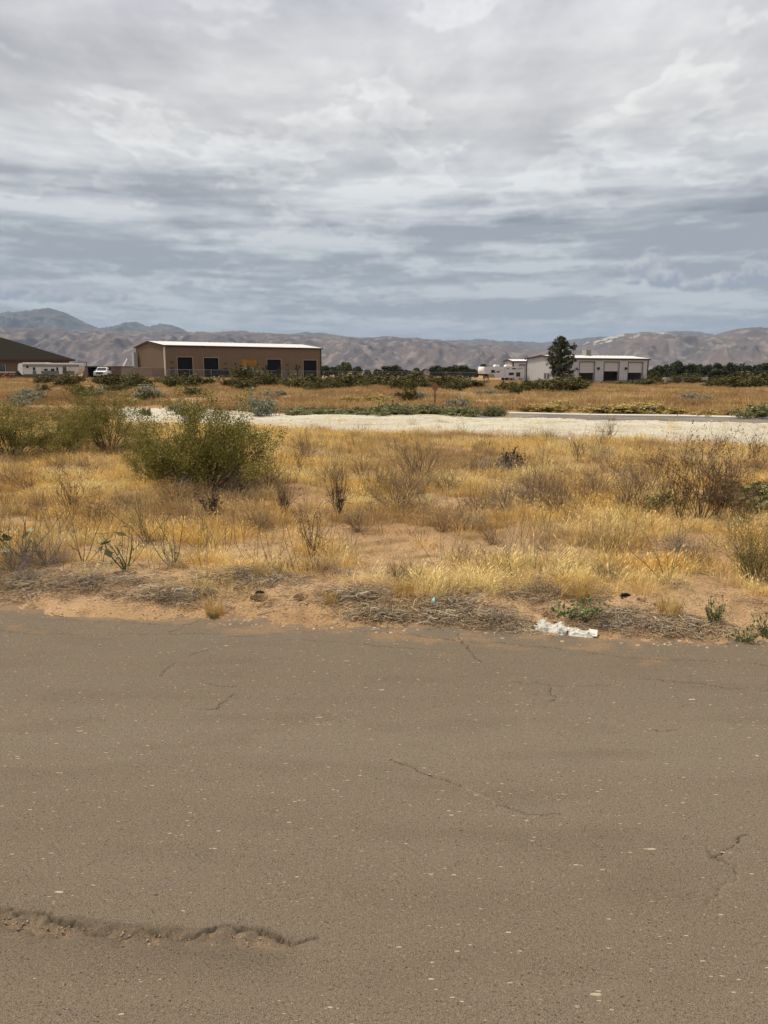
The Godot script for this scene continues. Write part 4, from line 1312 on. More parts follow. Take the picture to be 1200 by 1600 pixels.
func make_trees() -> void:
	var r := RandomNumberGenerator.new()
	r.seed = 91
	var kinds := []
	for k in 5: kinds.append(far_tree_mesh(r, 5.0, 5.2, [Color(0.045, 0.055, 0.026), Color(0.055, 0.068, 0.03), Color(0.04, 0.05, 0.028), Color(0.075, 0.085, 0.035), Color(0.05, 0.062, 0.03)][k], 3600, 0.46))
	# [px, top row, width px, depth, kind]
	var rows := []
	for q in [[507, 572, 20, 215, 1], [524, 571, 16, 230, 4], [541, 566.5, 22, 220, 3], [558, 573, 16, 240, 2], [575, 578, 14, 260, 0], [590, 577, 14, 250, 1], [604, 572, 20, 245, 0], [617, 571, 18, 240, 2], [630, 576, 14, 250, 4], [649, 575, 18, 240, 0], [665, 577, 14, 250, 1], [681, 571.5, 20, 240, 2], [694, 574, 14, 245, 0], [707, 570, 20, 235, 4], [725, 571, 22, 232, 0], [741, 577, 14, 240, 2], [756, 569, 18, 225, 0], [596, 579, 12, 262, 3], [638, 579, 12, 262, 3], [672, 579, 12, 260, 2], [715, 577, 12, 255, 1], [733, 576, 12, 250, 1]]:
		rows.append([q, "dark rounded tree in the distant row behind the long fence", "distant tree row behind the long fence"])
	for q in [[1018, 577, 20, 175, 3], [1030, 572, 22, 190, 1], [1042, 570, 18, 200, 0], [1056, 565, 24, 190, 2], [1066, 568, 16, 205, 4], [1079, 568.5, 18, 200, 0], [1092, 570, 18, 205, 3], [1105, 570.5, 22, 195, 2], [1118, 567.5, 20, 205, 0], [1124, 577, 28, 170, 1], [1131, 572, 18, 205, 4], [1143, 567.5, 22, 195, 2], [1155, 572, 16, 200, 0], [1164, 567.5, 20, 195, 4], [1178, 571, 22, 190, 2], [1190, 569, 22, 195, 1], [1204, 567, 26, 190, 0], [1222, 568, 24, 195, 2], [1240, 570, 24, 195, 4], [1150, 580, 24, 172, 2], [1186, 580, 24, 172, 0], [1090, 582, 18, 172, 4], [1050, 582, 16, 172, 1]]:
		rows.append([q, "dark green tree in the dense row behind the low white wall", "dense tree row behind the low wall"])
	for e in rows:
		var q: Array = e[0]
		var at := at_depth(q[0], q[3])
		var h: float = pt(q[0], q[1], q[3]).y - at.y
		var w: float = q[2] / F * q[3] * 1.15
		var t := thing("round_tree", e[1], "tree", at, r.randf() * 6.28, e[2])
		part(t, "trunk", kinds[q[4]][0], M.twig)
		part(t, "crown", kinds[q[4]][1], M.leaf)
		t.scale = Vector3(w / 5.0, h / 5.2, w / 5.0)
	# the pine before the white workshop
	var at := at_depth(875, 140)
	var H := pt(875, 526, 140).y - at.y
	var t := thing("pine_tree", "tall dark pine in front of the white workshop corner", "tree", at)
	var tr := MB.new()
	var nd := MB.new()
	var bark := Color(0.065, 0.048, 0.036)
	tr.tube(Vector3.ZERO, Vector3(0.1, H * 0.5, 0), 0.24, 0.15, 8, bark)
	tr.tube(Vector3(0.1, H * 0.5, 0), Vector3(0.05, H * 0.96, 0), 0.15, 0.03, 8, bark)
	for k in 64:
		var f := (k + r.randf()) / 64.0
		var y := H * (0.08 + 0.88 * f)
		var reach: float = pl([[0.0, 0.26], [0.12, 0.36], [0.35, 0.34], [0.6, 0.36], [0.72, 0.28], [0.85, 0.17], [1.0, 0.04]], f) * H * r.randf_range(0.55, 1.08)
		var a := k * 2.4 + r.randf_range(-0.5, 0.5)
		var dir := Vector3(cos(a), 0.15 + 0.45 * f, sin(a)).normalized()
		var o := Vector3(0.08, y, 0)
		var tip := o + dir * reach
		tr.tube(o, tip, 0.06, 0.015, 4, bark)
		var tone := r.randf_range(0.7, 1.3)
		for c in int(3 + reach * 2.8):                       # tufts of needles along the outer branch
			var ctr := o.lerp(tip, 1.0 - 0.75 * pow(r.randf(), 1.4)) + Vector3(r.randfn(), r.randfn() * 0.5, r.randfn()) * 0.22
			var cr := r.randf_range(0.26, 0.5)
			for m in 34:
				var u := Vector3(r.randfn(), r.randfn() + 0.5, r.randfn()).normalized()
				var w := u.cross(Vector3(r.randfn(), r.randfn(), r.randfn())).normalized()
				nd.leaf(ctr + u * cr * r.randf_range(0.2, 0.9), u * r.randf_range(0.2, 0.36), w * 0.09, Color(0.062 * tone, 0.07 * tone, 0.034 * tone))
	part(t, "trunk", tr.mesh(), M.twig)
	part(t, "crown", nd.mesh(), M.leaf)

# ---------------------------------------------------------------- shrubs
func grow(b: MB, r: RandomNumberGenerator, p: Vector3, d: Vector3, len: float, rad: float, level: int, o: Dictionary, tips: Array) -> void:
	var segs: int = o.segs
	var dir := d
	for k in segs:
		dir = (dir + Vector3(r.randfn(), r.randfn(), r.randfn()) * float(o.wob) + Vector3.UP * float(o.up)).normalized()
		var q := p + dir * (len / segs)
		var r0 := rad * (1.0 - 0.6 * k / segs)
		var r1 := rad * (1.0 - 0.6 * (k + 1) / segs)
		var sh := r.randf_range(0.75, 1.25)
		var col: Color = o.col if level < 2 or not o.has("tipcol") else o.tipcol
		b.tube(p, q, r0, r1, 3, Color(col.r * sh, col.g * sh, col.b * sh))
		if level < int(o.levels):
			for m in int(o.kids):
				if r.randf() < float(o.chance):
					var side := dir.cross(Vector3(r.randfn(), r.randfn(), r.randfn())).normalized()
					var ang := deg_to_rad(float(o.ang)) * r.randf_range(0.6, 1.3)
					grow(b, r, q, (dir * cos(ang) + side * sin(ang)).normalized(), len * float(o.ratio) * r.randf_range(0.6, 1.2), r1 * 0.75, level + 1, o, tips)
		if level >= int(o.levels) - 1: tips.append([p, q])
		p = q

func shrub_mesh(seed_n: int, o: Dictionary) -> Array:
	var r := RandomNumberGenerator.new()
	r.seed = seed_n
	var b := MB.new()
	var lf := MB.new()
	var tips := []
	for k in int(o.stems):
		var a := TAU * (k + r.randf()) / int(o.stems)
		var lean := float(o.lean) * r.randf_range(0.15, 1.0)
		var d := Vector3(cos(a) * sin(lean), cos(lean), sin(a) * sin(lean))
		var foot := Vector3(cos(a), 0, sin(a)) * float(o.foot) * r.randf()
		grow(b, r, foot + Vector3(0, -0.03, 0), d, float(o.len) * r.randf_range(0.7, 1.15), float(o.rad), 0, o, tips)
	if o.has("leaves"):
		var n: int = o.leaves
		for k in n:
			var t: Array = tips[r.randi() % tips.size()]
			var p: Vector3 = (t[0] as Vector3).lerp(t[1], r.randf()) + Vector3(r.randfn(), r.randfn(), r.randfn()) * float(o.leaf_off)
			if p.y < float(o.get("leaf_min", 0.0)): continue
			var u := Vector3(r.randfn(), r.randfn() + 0.4, r.randfn()).normalized()
			var w := u.cross(Vector3(r.randfn(), r.randfn(), r.randfn())).normalized()
			var s := float(o.leaf) * r.randf_range(0.6, 1.4)
			var c: Color = o.leaf_col[r.randi() % o.leaf_col.size()]
			var sh := r.randf_range(0.7, 1.3)
			lf.leaf(p, u * s, w * s * 0.55, Color(c.r * sh, c.g * sh, c.b * sh))
	var hs := PackedFloat32Array()
	var ws := PackedFloat32Array()
	var src := lf if lf.v.size() > 3000 else b
	for q in src.v:
		hs.push_back(q.y)
		ws.push_back(absf(q.x))
	hs.sort()
	ws.sort()
	return [b.mesh(), lf.mesh() if lf.v.size() > 0 else null, hs[int(hs.size() * 0.97)], 2.0 * ws[int(ws.size() * 0.95)]]

const OLIVE := [Color(0.175, 0.165, 0.03), Color(0.215, 0.19, 0.04), Color(0.13, 0.125, 0.025), Color(0.28, 0.24, 0.075)]

func plant(kind: Array, called: String, at: Vector3, w: float, h: float, label: String, cat: String, group := "", stem_name := "stems", leaf_name := "foliage") -> Node3D:
	var t := thing(called, label, cat, at, rng.randf() * TAU, group)
	part(t, stem_name, kind[0], M.twig)
	if kind[1] != null: part(t, leaf_name, kind[1], M.leaf)
	t.scale = Vector3(w / kind[3], h / kind[2], w / kind[3])
	return t

const MARKS := [[322, 740, "by the large dense creosote"], [90, 690, "by the creosote clump"], [797, 730, "by the black burnt heap"], [530, 790, "by the vase-shaped charred shrub"], [1095, 790, "in the stand of tall brown weeds"], [1180, 880, "by the bushy olive shrub"], [885, 970, "behind the crumpled white cloth"], [679, 950, "by the pale blue plastic scrap"], [640, 850, "beside the bare sand patch"], [331, 800, "by the withered dark plant"], [440, 940, "by the two burrows"], [1000, 945, "by the small burrows"], [170, 880, "by the broad leaved weeds"], [655, 745, "in the middle of the field"], [960, 745, "in the open field"], [500, 685, "near the gravel pad"], [800, 695, "near the gravel pad edge"], [1100, 700, "along the gravel pad edge"], [30, 585, "before the brown house"], [145, 590, "before the carport"], [225, 590, "before the block wall"], [310, 590, "before the flatbed trailer"], [450, 590, "before the joshua trees"], [580, 590, "below the distant tree row"], [700, 600, "by the diamond sign"], [785, 600, "before the white caravan"], [876, 605, "at the foot of the pine"], [960, 600, "before the half-open doors"], [1070, 600, "before the low white wall"], [1170, 605, "before the dense tree row"], [60, 630, "past the creosote clump"], [320, 630, "past the large creosote bush"], [600, 640, "past the gravel pad"], [1000, 645, "by the kerb"], [1180, 650, "by the kerb end"]]
func whereabouts(px: float, py: float) -> String:
	var best := 1e9
	var words := ""
	for m in MARKS:
		var q: float = absf(px - m[0]) + 2.2 * absf(py - m[1])
		if q < best:
			best = q
			words = m[2]
	return words

func put(kind: Array, called: String, px: float, py: float, wpx: float, hpx: float, label: String, cat: String, group := "") -> Node3D:
	var g := gpt(px, py)
	var k := -g.z / F
	# size of a pixel at that depth
	var t := plant(kind, called, g, wpx * k, hpx * k, label, cat, group)
	if group and label.split(" ").size() < 9:
		var size := "low " if hpx * k < 0.38 else ("tall " if hpx * k > 0.85 else "")
		var wide := "spreading " if wpx > hpx * 2.2 else ("narrow " if wpx < hpx * 0.8 else "")
		t.set_meta("label", size + wide + label + " " + whereabouts(px, py))
	return t

func make_bushes() -> void:
	var cre := {"stems": 46, "lean": 1.3, "foot": 0.16, "len": 0.95, "rad": 0.011, "segs": 4, "wob": 0.13, "up": 0.03, "levels": 3, "kids": 2, "chance": 0.42, "ang": 34.0, "ratio": 0.52, "col": Color(0.13, 0.10, 0.075), "tipcol": Color(0.12, 0.10, 0.045), "leaves": 62000, "leaf": 0.024, "leaf_off": 0.05, "leaf_min": 0.14, "leaf_col": OLIVE}
	var cre_a := shrub_mesh(101, cre)
	var open := cre.duplicate()
	open.leaves = 26000
	open.stems = 30
	open.leaf_min = 0.30
	var cre_b := shrub_mesh(102, open)
	var cre_c := shrub_mesh(103, open)
	put(cre_a, "creosote_bush", 328, 764, 172, 132, "large dense olive green creosote bush with bare twigs at its foot", "bush")
	put(cre_b, "creosote_bush", 24, 716, 150, 86, "dark stemmed creosote bush next to the open taller one", "bush")
	put(cre_c, "creosote_bush", 168, 708, 130, 98, "open airy creosote bush taller than its stemmy neighbour", "bush")
	put(cre_b, "creosote_bush", 98, 716, 120, 74, "small creosote bush between two larger creosote bushes", "bush")
	put(cre_c, "creosote_bush", 238, 752, 90, 74, "thin creosote bush leaning on the large dense one", "bush")
	put(cre_b, "creosote_bush", -70, 722, 130, 90, "creosote bush at the far end of the creosote clump", "bush")
	print("creosote tris ", cre_a[0].surface_get_array_index_len(0) / 3, " ", cre_a[1].surface_get_array_index_len(0) / 3)
	# dead twig shrubs
	var dead := {"stems": 30, "lean": 1.2, "foot": 0.06, "len": 0.5, "rad": 0.0055, "segs": 3, "wob": 0.22, "up": 0.03, "levels": 2, "kids": 2, "chance": 0.7, "ang": 38.0, "ratio": 0.55, "col": Color(0.23, 0.165, 0.105), "tipcol": Color(0.27, 0.19, 0.115)}
	var brown := []
	for k in 3: brown.append(shrub_mesh(200 + k, dead))
	var g2 := dead.duplicate()
	g2.col = Color(0.20, 0.17, 0.15)
	g2.tipcol = Color(0.27, 0.235, 0.21)
	g2.stems = 44
	g2.lean = 1.45
	var grey := []
	for k in 2: grey.append(shrub_mesh(220 + k, g2))
	var up := dead.duplicate()
	up.lean = 0.5
	up.stems = 16
	up.len = 0.7
	up.ratio = 0.38
	up.ang = 28.0
	up.col = Color(0.15, 0.095, 0.06)
	up.tipcol = Color(0.25, 0.165, 0.095)
	up["leaves"] = 900
	up["leaf"] = 0.022
	up["leaf_off"] = 0.01
	up["leaf_col"] = [Color(0.20, 0.13, 0.07), Color(0.14, 0.09, 0.055), Color(0.30, 0.21, 0.11)]
	var stalk := []
	for k in 3: stalk.append(shrub_mesh(240 + k, up))
	var must := {"stems": 5, "lean": 0.75, "foot": 0.03, "len": 0.75, "rad": 0.006, "segs": 4, "wob": 0.17, "up": 0.05, "levels": 3, "kids": 1, "chance": 0.55, "ang": 48.0, "ratio": 0.55, "col": Color(0.15, 0.14, 0.055), "tipcol": Color(0.21, 0.18, 0.075)}
	var skel := []
	for k in 4: skel.append(shrub_mesh(260 + k, must))
	for q in [[655, 752, 95, 78, 0], [620, 800, 105, 72, 1], [700, 768, 85, 46, 2], [830, 796, 110, 82, 1], [875, 806, 95, 74, 0], [565, 748, 60, 40, 2], [980, 800, 90, 84, 1], [1010, 770, 100, 70, 2], [930, 780, 90, 60, 0], [745, 800, 70, 50, 2], [480, 720, 60, 50, 1], [300, 820, 60, 40, 2], [1180, 740, 60, 40, 0], [560, 830, 60, 42, 0], [405, 830, 70, 50, 2], [690, 830, 60, 40, 1], [1130, 700, 50, 26, 0], [860, 690, 34, 24, 2], [720, 880, 60, 44, 1], [420, 760, 60, 50, 0], [60, 800, 60, 44, 1], [210, 800, 60, 40, 2], [640, 775, 90, 60, 2], [600, 770, 80, 54, 0], [855, 780, 90, 60, 2], [905, 790, 90, 64, 1], [1030, 740, 80, 44, 0], [960, 745, 70, 40, 2], [1080, 735, 70, 40, 1], [740, 745, 60, 34, 0], [520, 755, 60, 44, 2], [380, 790, 70, 40, 1], [270, 790, 70, 44, 0], [350, 720, 60, 34, 1], [1120, 760, 80, 50, 2], [770, 850, 60, 34, 0], [850, 860, 60, 34, 2], [620, 905, 60, 34, 1], [950, 905, 70, 40, 0], [20, 760, 60, 36, 2], [140, 740, 60, 34, 1]]:
		put(brown[q[4]], "dead_shrub", q[0], q[1], q[2], q[3], "dry brown twiggy shrub", "shrub", "dead brown shrubs in the dry field")
	for q in [[790, 802, 90, 60, 0], [760, 742, 90, 34, 1], [838, 780, 80, 44, 0], [940, 724, 46, 28, 1], [70, 880, 130, 58, 0], [20, 890, 90, 50, 1], [1150, 800, 110, 40, 1], [880, 905, 60, 30, 0], [500, 890, 80, 28, 1], [1060, 860, 80, 30, 0], [775, 972, 100, 24, 0], [715, 950, 70, 26, 1], [850, 930, 110, 34, 0], [140, 912, 110, 26, 1], [40, 912, 90, 34, 0], [275, 932, 80, 18, 1], [950, 972, 90, 22, 1], [390, 905, 80, 26, 0], [372, 768, 80, 44, 0], [290, 772, 100, 36, 1]]:
		put(grey[q[4]], "grey_brush", q[0], q[1], q[2], q[3], "dead grey twig tangle", "brush", "grey dead brush in the dry field")
	for q in [[445, 800, 46, 72, 0], [490, 878, 66, 96, 1], [115, 806, 80, 80, 2], [45, 772, 50, 46, 0], [903, 722, 34, 46, 1], [1095, 815, 130, 135, 2], [1060, 812, 70, 110, 1], [1140, 800, 80, 100, 0], [985, 806, 60, 70, 0], [1180, 720, 40, 50, 1], [150, 820, 60, 50, 1], [1085, 880, 50, 40, 2], [715, 820, 40, 46, 0], [950, 690, 40, 40, 2], [470, 740, 40, 40, 2], [1165, 830, 60, 70, 1], [1120, 812, 80, 120, 1], [1075, 800, 60, 120, 0], [1150, 815, 70, 90, 2], [1030, 806, 50, 80, 2]]:
		put(stalk[q[4]], "dried_weed", q[0], q[1], q[2], q[3], "upright brown withered weed", "weed", "tall dried weeds in the dry field")
	for q in [[195, 886, 150, 140, 0], [130, 880, 120, 130, 1], [268, 884, 110, 120, 2], [40, 880, 110, 130, 3], [312, 862, 90, 110, 0], [1045, 908, 130, 125, 1], [565, 682, 30, 28, 2], [490, 676, 30, 24, 0], [725, 694, 54, 42, 1], [937, 700, 46, 50, 3], [1072, 706, 64, 50, 0], [1120, 700, 44, 48, 2], [1185, 712, 40, 44, 1], [650, 690, 36, 30, 3], [960, 880, 90, 80, 2], [800, 900, 70, 80, 3], [1000, 720, 50, 40, 0], [850, 690, 30, 30, 1], [230, 850, 90, 100, 3], [90, 850, 90, 90, 2]]:
		put(skel[q[4]], "mustard_stalk", q[0], q[1], q[2], q[3], "sparse olive branching weed skeleton", "weed", "branching weed skeletons in the dry field")
	# vase-shaped charred shrub with a thick base
	var vase := dead.duplicate()
	vase.stems = 20
	vase.lean = 0.55
	vase.len = 0.65
	vase.rad = 0.012
	vase.col = Color(0.055, 0.045, 0.038)
	vase.tipcol = Color(0.17, 0.125, 0.085)
	vase.up = 0.10
	var v := shrub_mesh(300, vase)
	put(v, "charred_shrub", 530, 806, 46, 84, "vase-shaped shrub with blackened stems at its base", "shrub")
	put(v, "charred_shrub", 443, 806, 26, 54, "narrow blackened shrub stump beside a brown weed", "shrub")
	# dark leafy clump
	var clump := {"stems": 14, "lean": 0.5, "foot": 0.05, "len": 0.3, "rad": 0.007, "segs": 3, "wob": 0.15, "up": 0.05, "levels": 1, "kids": 1, "chance": 0.8, "ang": 30.0, "ratio": 0.5, "col": Color(0.09, 0.06, 0.045), "leaves": 900, "leaf": 0.04, "leaf_off": 0.015, "leaf_col": [Color(0.085, 0.06, 0.045), Color(0.06, 0.045, 0.035), Color(0.12, 0.08, 0.055)]}
	put(shrub_mesh(310, clump), "withered_plant", 331, 810, 30, 38, "withered dark brown leafy plant standing alone in the grass", "plant")
	# black heap on the grey brush
	var heap := clump.duplicate()
	heap.lean = 1.4
	heap.stems = 60
	heap.leaves = 2500
	heap.leaf_col = [Color(0.028, 0.025, 0.024), Color(0.045, 0.038, 0.034)]
	heap.col = Color(0.035, 0.03, 0.028)
	put(shrub_mesh(311, heap), "burnt_heap", 797, 738, 40, 30, "black burnt heap of brush on a grey tangle", "brush")
	# green growth
	var gr := {"stems": 34, "lean": 1.3, "foot": 0.08, "len": 0.28, "rad": 0.005, "segs": 3, "wob": 0.15, "up": 0.06, "levels": 1, "kids": 1, "chance": 0.7, "ang": 35.0, "ratio": 0.5, "col": Color(0.12, 0.13, 0.05), "leaves": 2600, "leaf": 0.045, "leaf_off": 0.02, "leaf_col": [Color(0.14, 0.165, 0.055), Color(0.17, 0.19, 0.07), Color(0.11, 0.13, 0.045)]}
	var green := shrub_mesh(320, gr)
	put(green, "green_weed", 1030, 797, 56, 22, "patch of fresh green weed beside the tall brown weeds", "weed")
	var gg := gr.duplicate()
	gg.leaf_col = [Color(0.22, 0.21, 0.08), Color(0.17, 0.17, 0.06), Color(0.30, 0.27, 0.12)]
	gg.leaf = 0.06
	put(shrub_mesh(321, gg), "green_weed", 1172, 800, 100, 40, "wide low yellow green weed near the tall brown weeds", "weed")
	var oli := cre.duplicate()
	oli.stems = 40
	oli.leaves = 9000
	oli.leaf = 0.016
	oli.len = 0.6
	oli.rad = 0.007
	oli.leaf_min = 0.12
	oli.col = Color(0.17, 0.14, 0.09)
	oli.leaf_col = [Color(0.15, 0.15, 0.055), Color(0.19, 0.17, 0.075), Color(0.12, 0.12, 0.045)]
	put(shrub_mesh(330, oli), "olive_shrub", 1180, 906, 100, 108, "bushy olive shrub tangled with brown twigs at the verge", "bush")
	var little := gr.duplicate()
	little.stems = 16
	little.leaves = 260
	little.leaf = 0.07
	little.leaf_col = [Color(0.17, 0.20, 0.09), Color(0.21, 0.23, 0.12), Color(0.13, 0.15, 0.06)]
	var lw := shrub_mesh(340, little)
	put(lw, "verge_weed", 1166, 1002, 28, 20, "small leafy green weed at the edge of the asphalt", "weed")
	put(lw, "verge_weed", 1196, 992, 34, 26, "leafy green weed on the sandy verge behind a smaller one", "weed")
	put(lw, "verge_weed", 333, 966, 14, 9, "tiny green sprout at the foot of a lone grass tuft", "weed")
	put(lw, "verge_weed", 905, 966, 56, 26, "green weed sprawling behind the crumpled white cloth", "weed")
	put(lw, "verge_weed", 1115, 975, 26, 34, "greyish green weed on the sandy verge near the burrows", "weed")
	# broad leaves low on the branching weeds
	var broad := {"stems": 4, "lean": 0.5, "foot": 0.02, "len": 0.35, "rad": 0.005, "segs": 3, "wob": 0.08, "up": 0.1, "levels": 1, "kids": 1, "chance": 0.6, "ang": 40.0, "ratio": 0.4, "col": Color(0.13, 0.14, 0.06), "leaves": 14, "leaf": 0.055, "leaf_off": 0.02, "leaf_col": [Color(0.12, 0.13, 0.06), Color(0.15, 0.155, 0.075), Color(0.30, 0.29, 0.17)]}
	var br := [shrub_mesh(350, broad), shrub_mesh(351, broad)]
	for q in [[160, 880, 24, 44, 0], [196, 888, 36, 58, 1], [270, 884, 34, 40, 0], [30, 880, 40, 50, 1], [48, 884, 30, 40, 0]]:
		put(br[q[4]], "broadleaf_weed", q[0], q[1], q[2], q[3], "weed with broad dull green leaves", "weed", "broad leaved weeds near the verge")

func make_far_bushes() -> void:
	var r := RandomNumberGenerator.new()
	r.seed = 55
	var far_c := {"stems": 14, "lean": 1.1, "foot": 0.15, "len": 1.0, "rad": 0.02, "segs": 3, "wob": 0.15, "up": 0.03, "levels": 2, "kids": 2, "chance": 0.6, "ang": 36.0, "ratio": 0.5, "col": Color(0.10, 0.08, 0.06), "leaves": 2600, "leaf": 0.14, "leaf_off": 0.09, "leaf_min": 0.05, "leaf_col": [Color(0.082, 0.076, 0.022), Color(0.105, 0.095, 0.03), Color(0.06, 0.057, 0.018), Color(0.15, 0.13, 0.05)]}
	var kinds := []
	for k in 4: kinds.append(shrub_mesh(400 + k, far_c))
	var sage := far_c.duplicate()
	sage.leaf_col = [Color(0.26, 0.27, 0.20), Color(0.20, 0.20, 0.15), Color(0.32, 0.31, 0.24)]
	sage.leaf_min = 0.0
	var sg := [shrub_mesh(410, sage), shrub_mesh(411, sage)]
	var rab := far_c.duplicate()
	rab.leaf_col = [Color(0.40, 0.30, 0.10), Color(0.33, 0.255, 0.085), Color(0.46, 0.36, 0.14)]
	rab.leaf_min = 0.0
	var rb := [shrub_mesh(420, rab), shrub_mesh(421, rab)]
	var grn := far_c.duplicate()
	grn.leaf_col = [Color(0.20, 0.205, 0.095), Color(0.25, 0.25, 0.13), Color(0.15, 0.155, 0.065)]
	grn.leaf_min = 0.0
	grn.lean = 1.35
	var gn := [shrub_mesh(430, grn), shrub_mesh(431, grn)]
	# the belt of creosote before the buildings: [px, foot row, width px, height px]
	var belt := []
	for k in 105:
		var px := r.randf_range(-60, 1260)
		var py := 597.0 + 15.0 * pow(r.randf(), 1.5)
		if px > 60 and px < 420: py += 2.0
		if px > 880 and py > 602: continue
		var h := minf(r.randf_range(8, 17), py - 589.5)
		if px > 740 and px < 1015: h = minf(h, py - 594.5)
		if h < 4.0: continue
		if px > 250 and px < 510: h *= 0.85
		belt.append([px, py, h * r.randf_range(1.6, 2.6), h])
	for q in [[105, 605, 40, 18], [185, 606, 60, 20], [215, 607, 50, 18], [270, 606, 40, 18], [300, 604, 50, 16], [384, 600, 40, 26], [415, 604, 46, 20], [480, 608, 60, 20], [505, 606, 50, 16], [540, 606, 50, 20], [572, 602, 40, 16], [620, 605, 60, 20], [650, 604, 40, 16], [700, 606, 60, 17], [735, 607, 60, 14], [790, 612, 40, 12], [810, 616, 30, 14], [885, 614, 62, 24], [860, 612, 40, 18], [905, 606, 30, 9], [955, 601, 40, 5], [1000, 602, 50, 7], [1080, 600, 40, 14], [1056, 600, 22, 12], [1150, 608, 60, 18], [1180, 606, 60, 22], [1120, 606, 40, 14], [640, 628, 26, 18], [130, 622, 40, 18], [230, 630, 30, 16], [300, 620, 30, 14]]: belt.append(q)
	for q in belt:
		put(kinds[r.randi() % 4], "desert_bush", q[0], q[1], q[2], q[3], "olive desert bush", "bush", "olive bushes in the belt before the buildings")
	for q in [[35, 632, 34, 20], [50, 626, 34, 18], [30, 636, 26, 14], [150, 622, 30, 14], [230, 622, 40, 18], [290, 648, 50, 16], [405, 650, 40, 28], [1085, 626, 36, 10], [712, 640, 34, 16], [652, 625, 24, 12], [1010, 648, 40, 12], [430, 622, 34, 12], [760, 618, 26, 9]]:
		put(sg[r.randi() % 2], "sage_bush", q[0], q[1], q[2], q[3], "pale grey green rounded bush", "bush", "pale sage bushes beyond the gravel pad")
	for q in [[600, 634, 44, 16], [585, 628, 34, 14], [548, 630, 30, 14], [830, 644, 40, 14], [860, 644, 44, 15], [900, 643, 40, 14], [940, 646, 44, 16], [985, 648, 60, 20], [1020, 648, 50, 22], [1050, 650, 40, 16], [1100, 652, 40, 13], [700, 638, 30, 12], [730, 632, 30, 13], [880, 636, 40, 13], [1130, 648, 30, 12], [20, 648, 60, 16], [80, 646, 60, 14]]:
		put(rb[r.randi() % 2], "yellow_bush", q[0], q[1], q[2], q[3] * 0.75, "mustard yellow rounded bush", "bush", "mustard yellow bushes beyond the gravel pad")
	for k in 26:
		var px := 405.0 + 345.0 * (k + r.randf() * 0.7) / 26.0
		put(gn[r.randi() % 2], "green_shrub", px, pl(lot_far, px) + r.randf_range(-3.0, 2.0), r.randf_range(26, 44), (8.0 if px < 580 else 13.0) * r.randf_range(0.7, 1.2), "green shrub in the strip", "bush", "green strip edging the gravel pad")
	for q in [[735, 652, 28, 12], [775, 652, 26, 16], [1180, 654, 44, 20], [228, 650, 20, 12], [765, 652, 20, 10]]:
		put(gn[r.randi() % 2], "green_shrub", q[0], q[1], q[2], q[3], "single green shrub", "bush", "single green shrubs by the far street")
	# grey brush pile
	var bp := {"stems": 90, "lean": 1.5, "foot": 0.4, "len": 0.7, "rad": 0.012, "segs": 2, "wob": 0.3, "up": 0.0, "levels": 1, "kids": 2, "chance": 0.7, "ang": 40.0, "ratio": 0.5, "col": Color(0.22, 0.18, 0.16)}
	put(shrub_mesh(440, bp), "brush_pile", 1084, 627, 40, 13, "grey brown brush pile lying in the field past the kerb", "brush")

# ---------------------------------------------------------------- grass
func tuft(seed_n: int, n: int, rad: float, h0: float, h1: float, bw: float, lean: float, heads: bool) -> ArrayMesh:
	var r := RandomNumberGenerator.new()
	r.seed = seed_n
	var b := MB.new()
	for k in n:
		var a := r.randf() * TAU
		var p := Vector3(cos(a), 0, sin(a)) * rad * sqrt(r.randf())
		p.y = -0.01
		var dir := r.randf() * TAU
		var out := Vector3(cos(dir), 0, sin(dir)) * lean * r.randf_range(0.2, 1.0) + Vector3(p.x, 0, p.z) / maxf(rad, 0.01) * lean * 0.5
		var h := r.randf_range(h0, h1)
		var side := Vector3(-sin(a + 1.0), 0, cos(a + 1.0)) * bw * 0.5 * r.randf_range(0.6, 1.3)
		var m := p + Vector3(0, h * 0.6, 0) + out * h * 0.35
		var q := p + Vector3(0, h * (1.0 - 0.25 * out.length()), 0) + out * h
		var s := r.randf_range(0.68, 1.3)
		var c := Color(s, s * r.randf_range(0.93, 1.03), s * r.randf_range(0.85, 1.05))
		b.quad(p - side, p + side, m + side * 0.8, m - side * 0.8, c)
		if heads and r.randf() < 0.45:
			b.quad(m - side * 0.8, m + side * 0.8, q + side * 0.5, q - side * 0.5, c)
			var t := (q - m).normalized() * 0.022
			b.leaf(q + t * 0.3, t * 1.6, side * 4.0, Color(c.r * 1.12, c.g * 1.1, c.b * 1.05))
		else:
			b.tri(m - side * 0.8, m + side * 0.8, q, c)
	return b.mesh()

func grass_color(x: float, d: float, r: RandomNumberGenerator) -> Color:
	var a := noise_c.get_noise_2d(x * 22.0 + 7.0, d * 22.0)
	var b := noise_a.get_noise_2d(x * 70.0 + 200.0, d * 70.0)
	var col := lerp_c(Color(0.84, 0.58, 0.20), Color(0.90, 0.70, 0.34), 0.5 + b * 1.6)
	col = lerp_c(col, Color(0.52, 0.35, 0.16), (a - 0.05) * 2.2)
	col = lerp_c(col, Color(0.40, 0.34, 0.25), (r.randf() - 0.72) * 1.6)
	var odd := r.randf()
	if odd < 0.045: col = Color(0.27, 0.165, 0.075)
	elif odd < 0.08: col = Color(0.34, 0.29, 0.21)
	elif odd < 0.09: col = Color(0.36, 0.32, 0.12)
	var s := r.randf_range(0.8, 1.2)
	return Color(minf(col.r * s, 0.92), col.g * s, col.b * s)

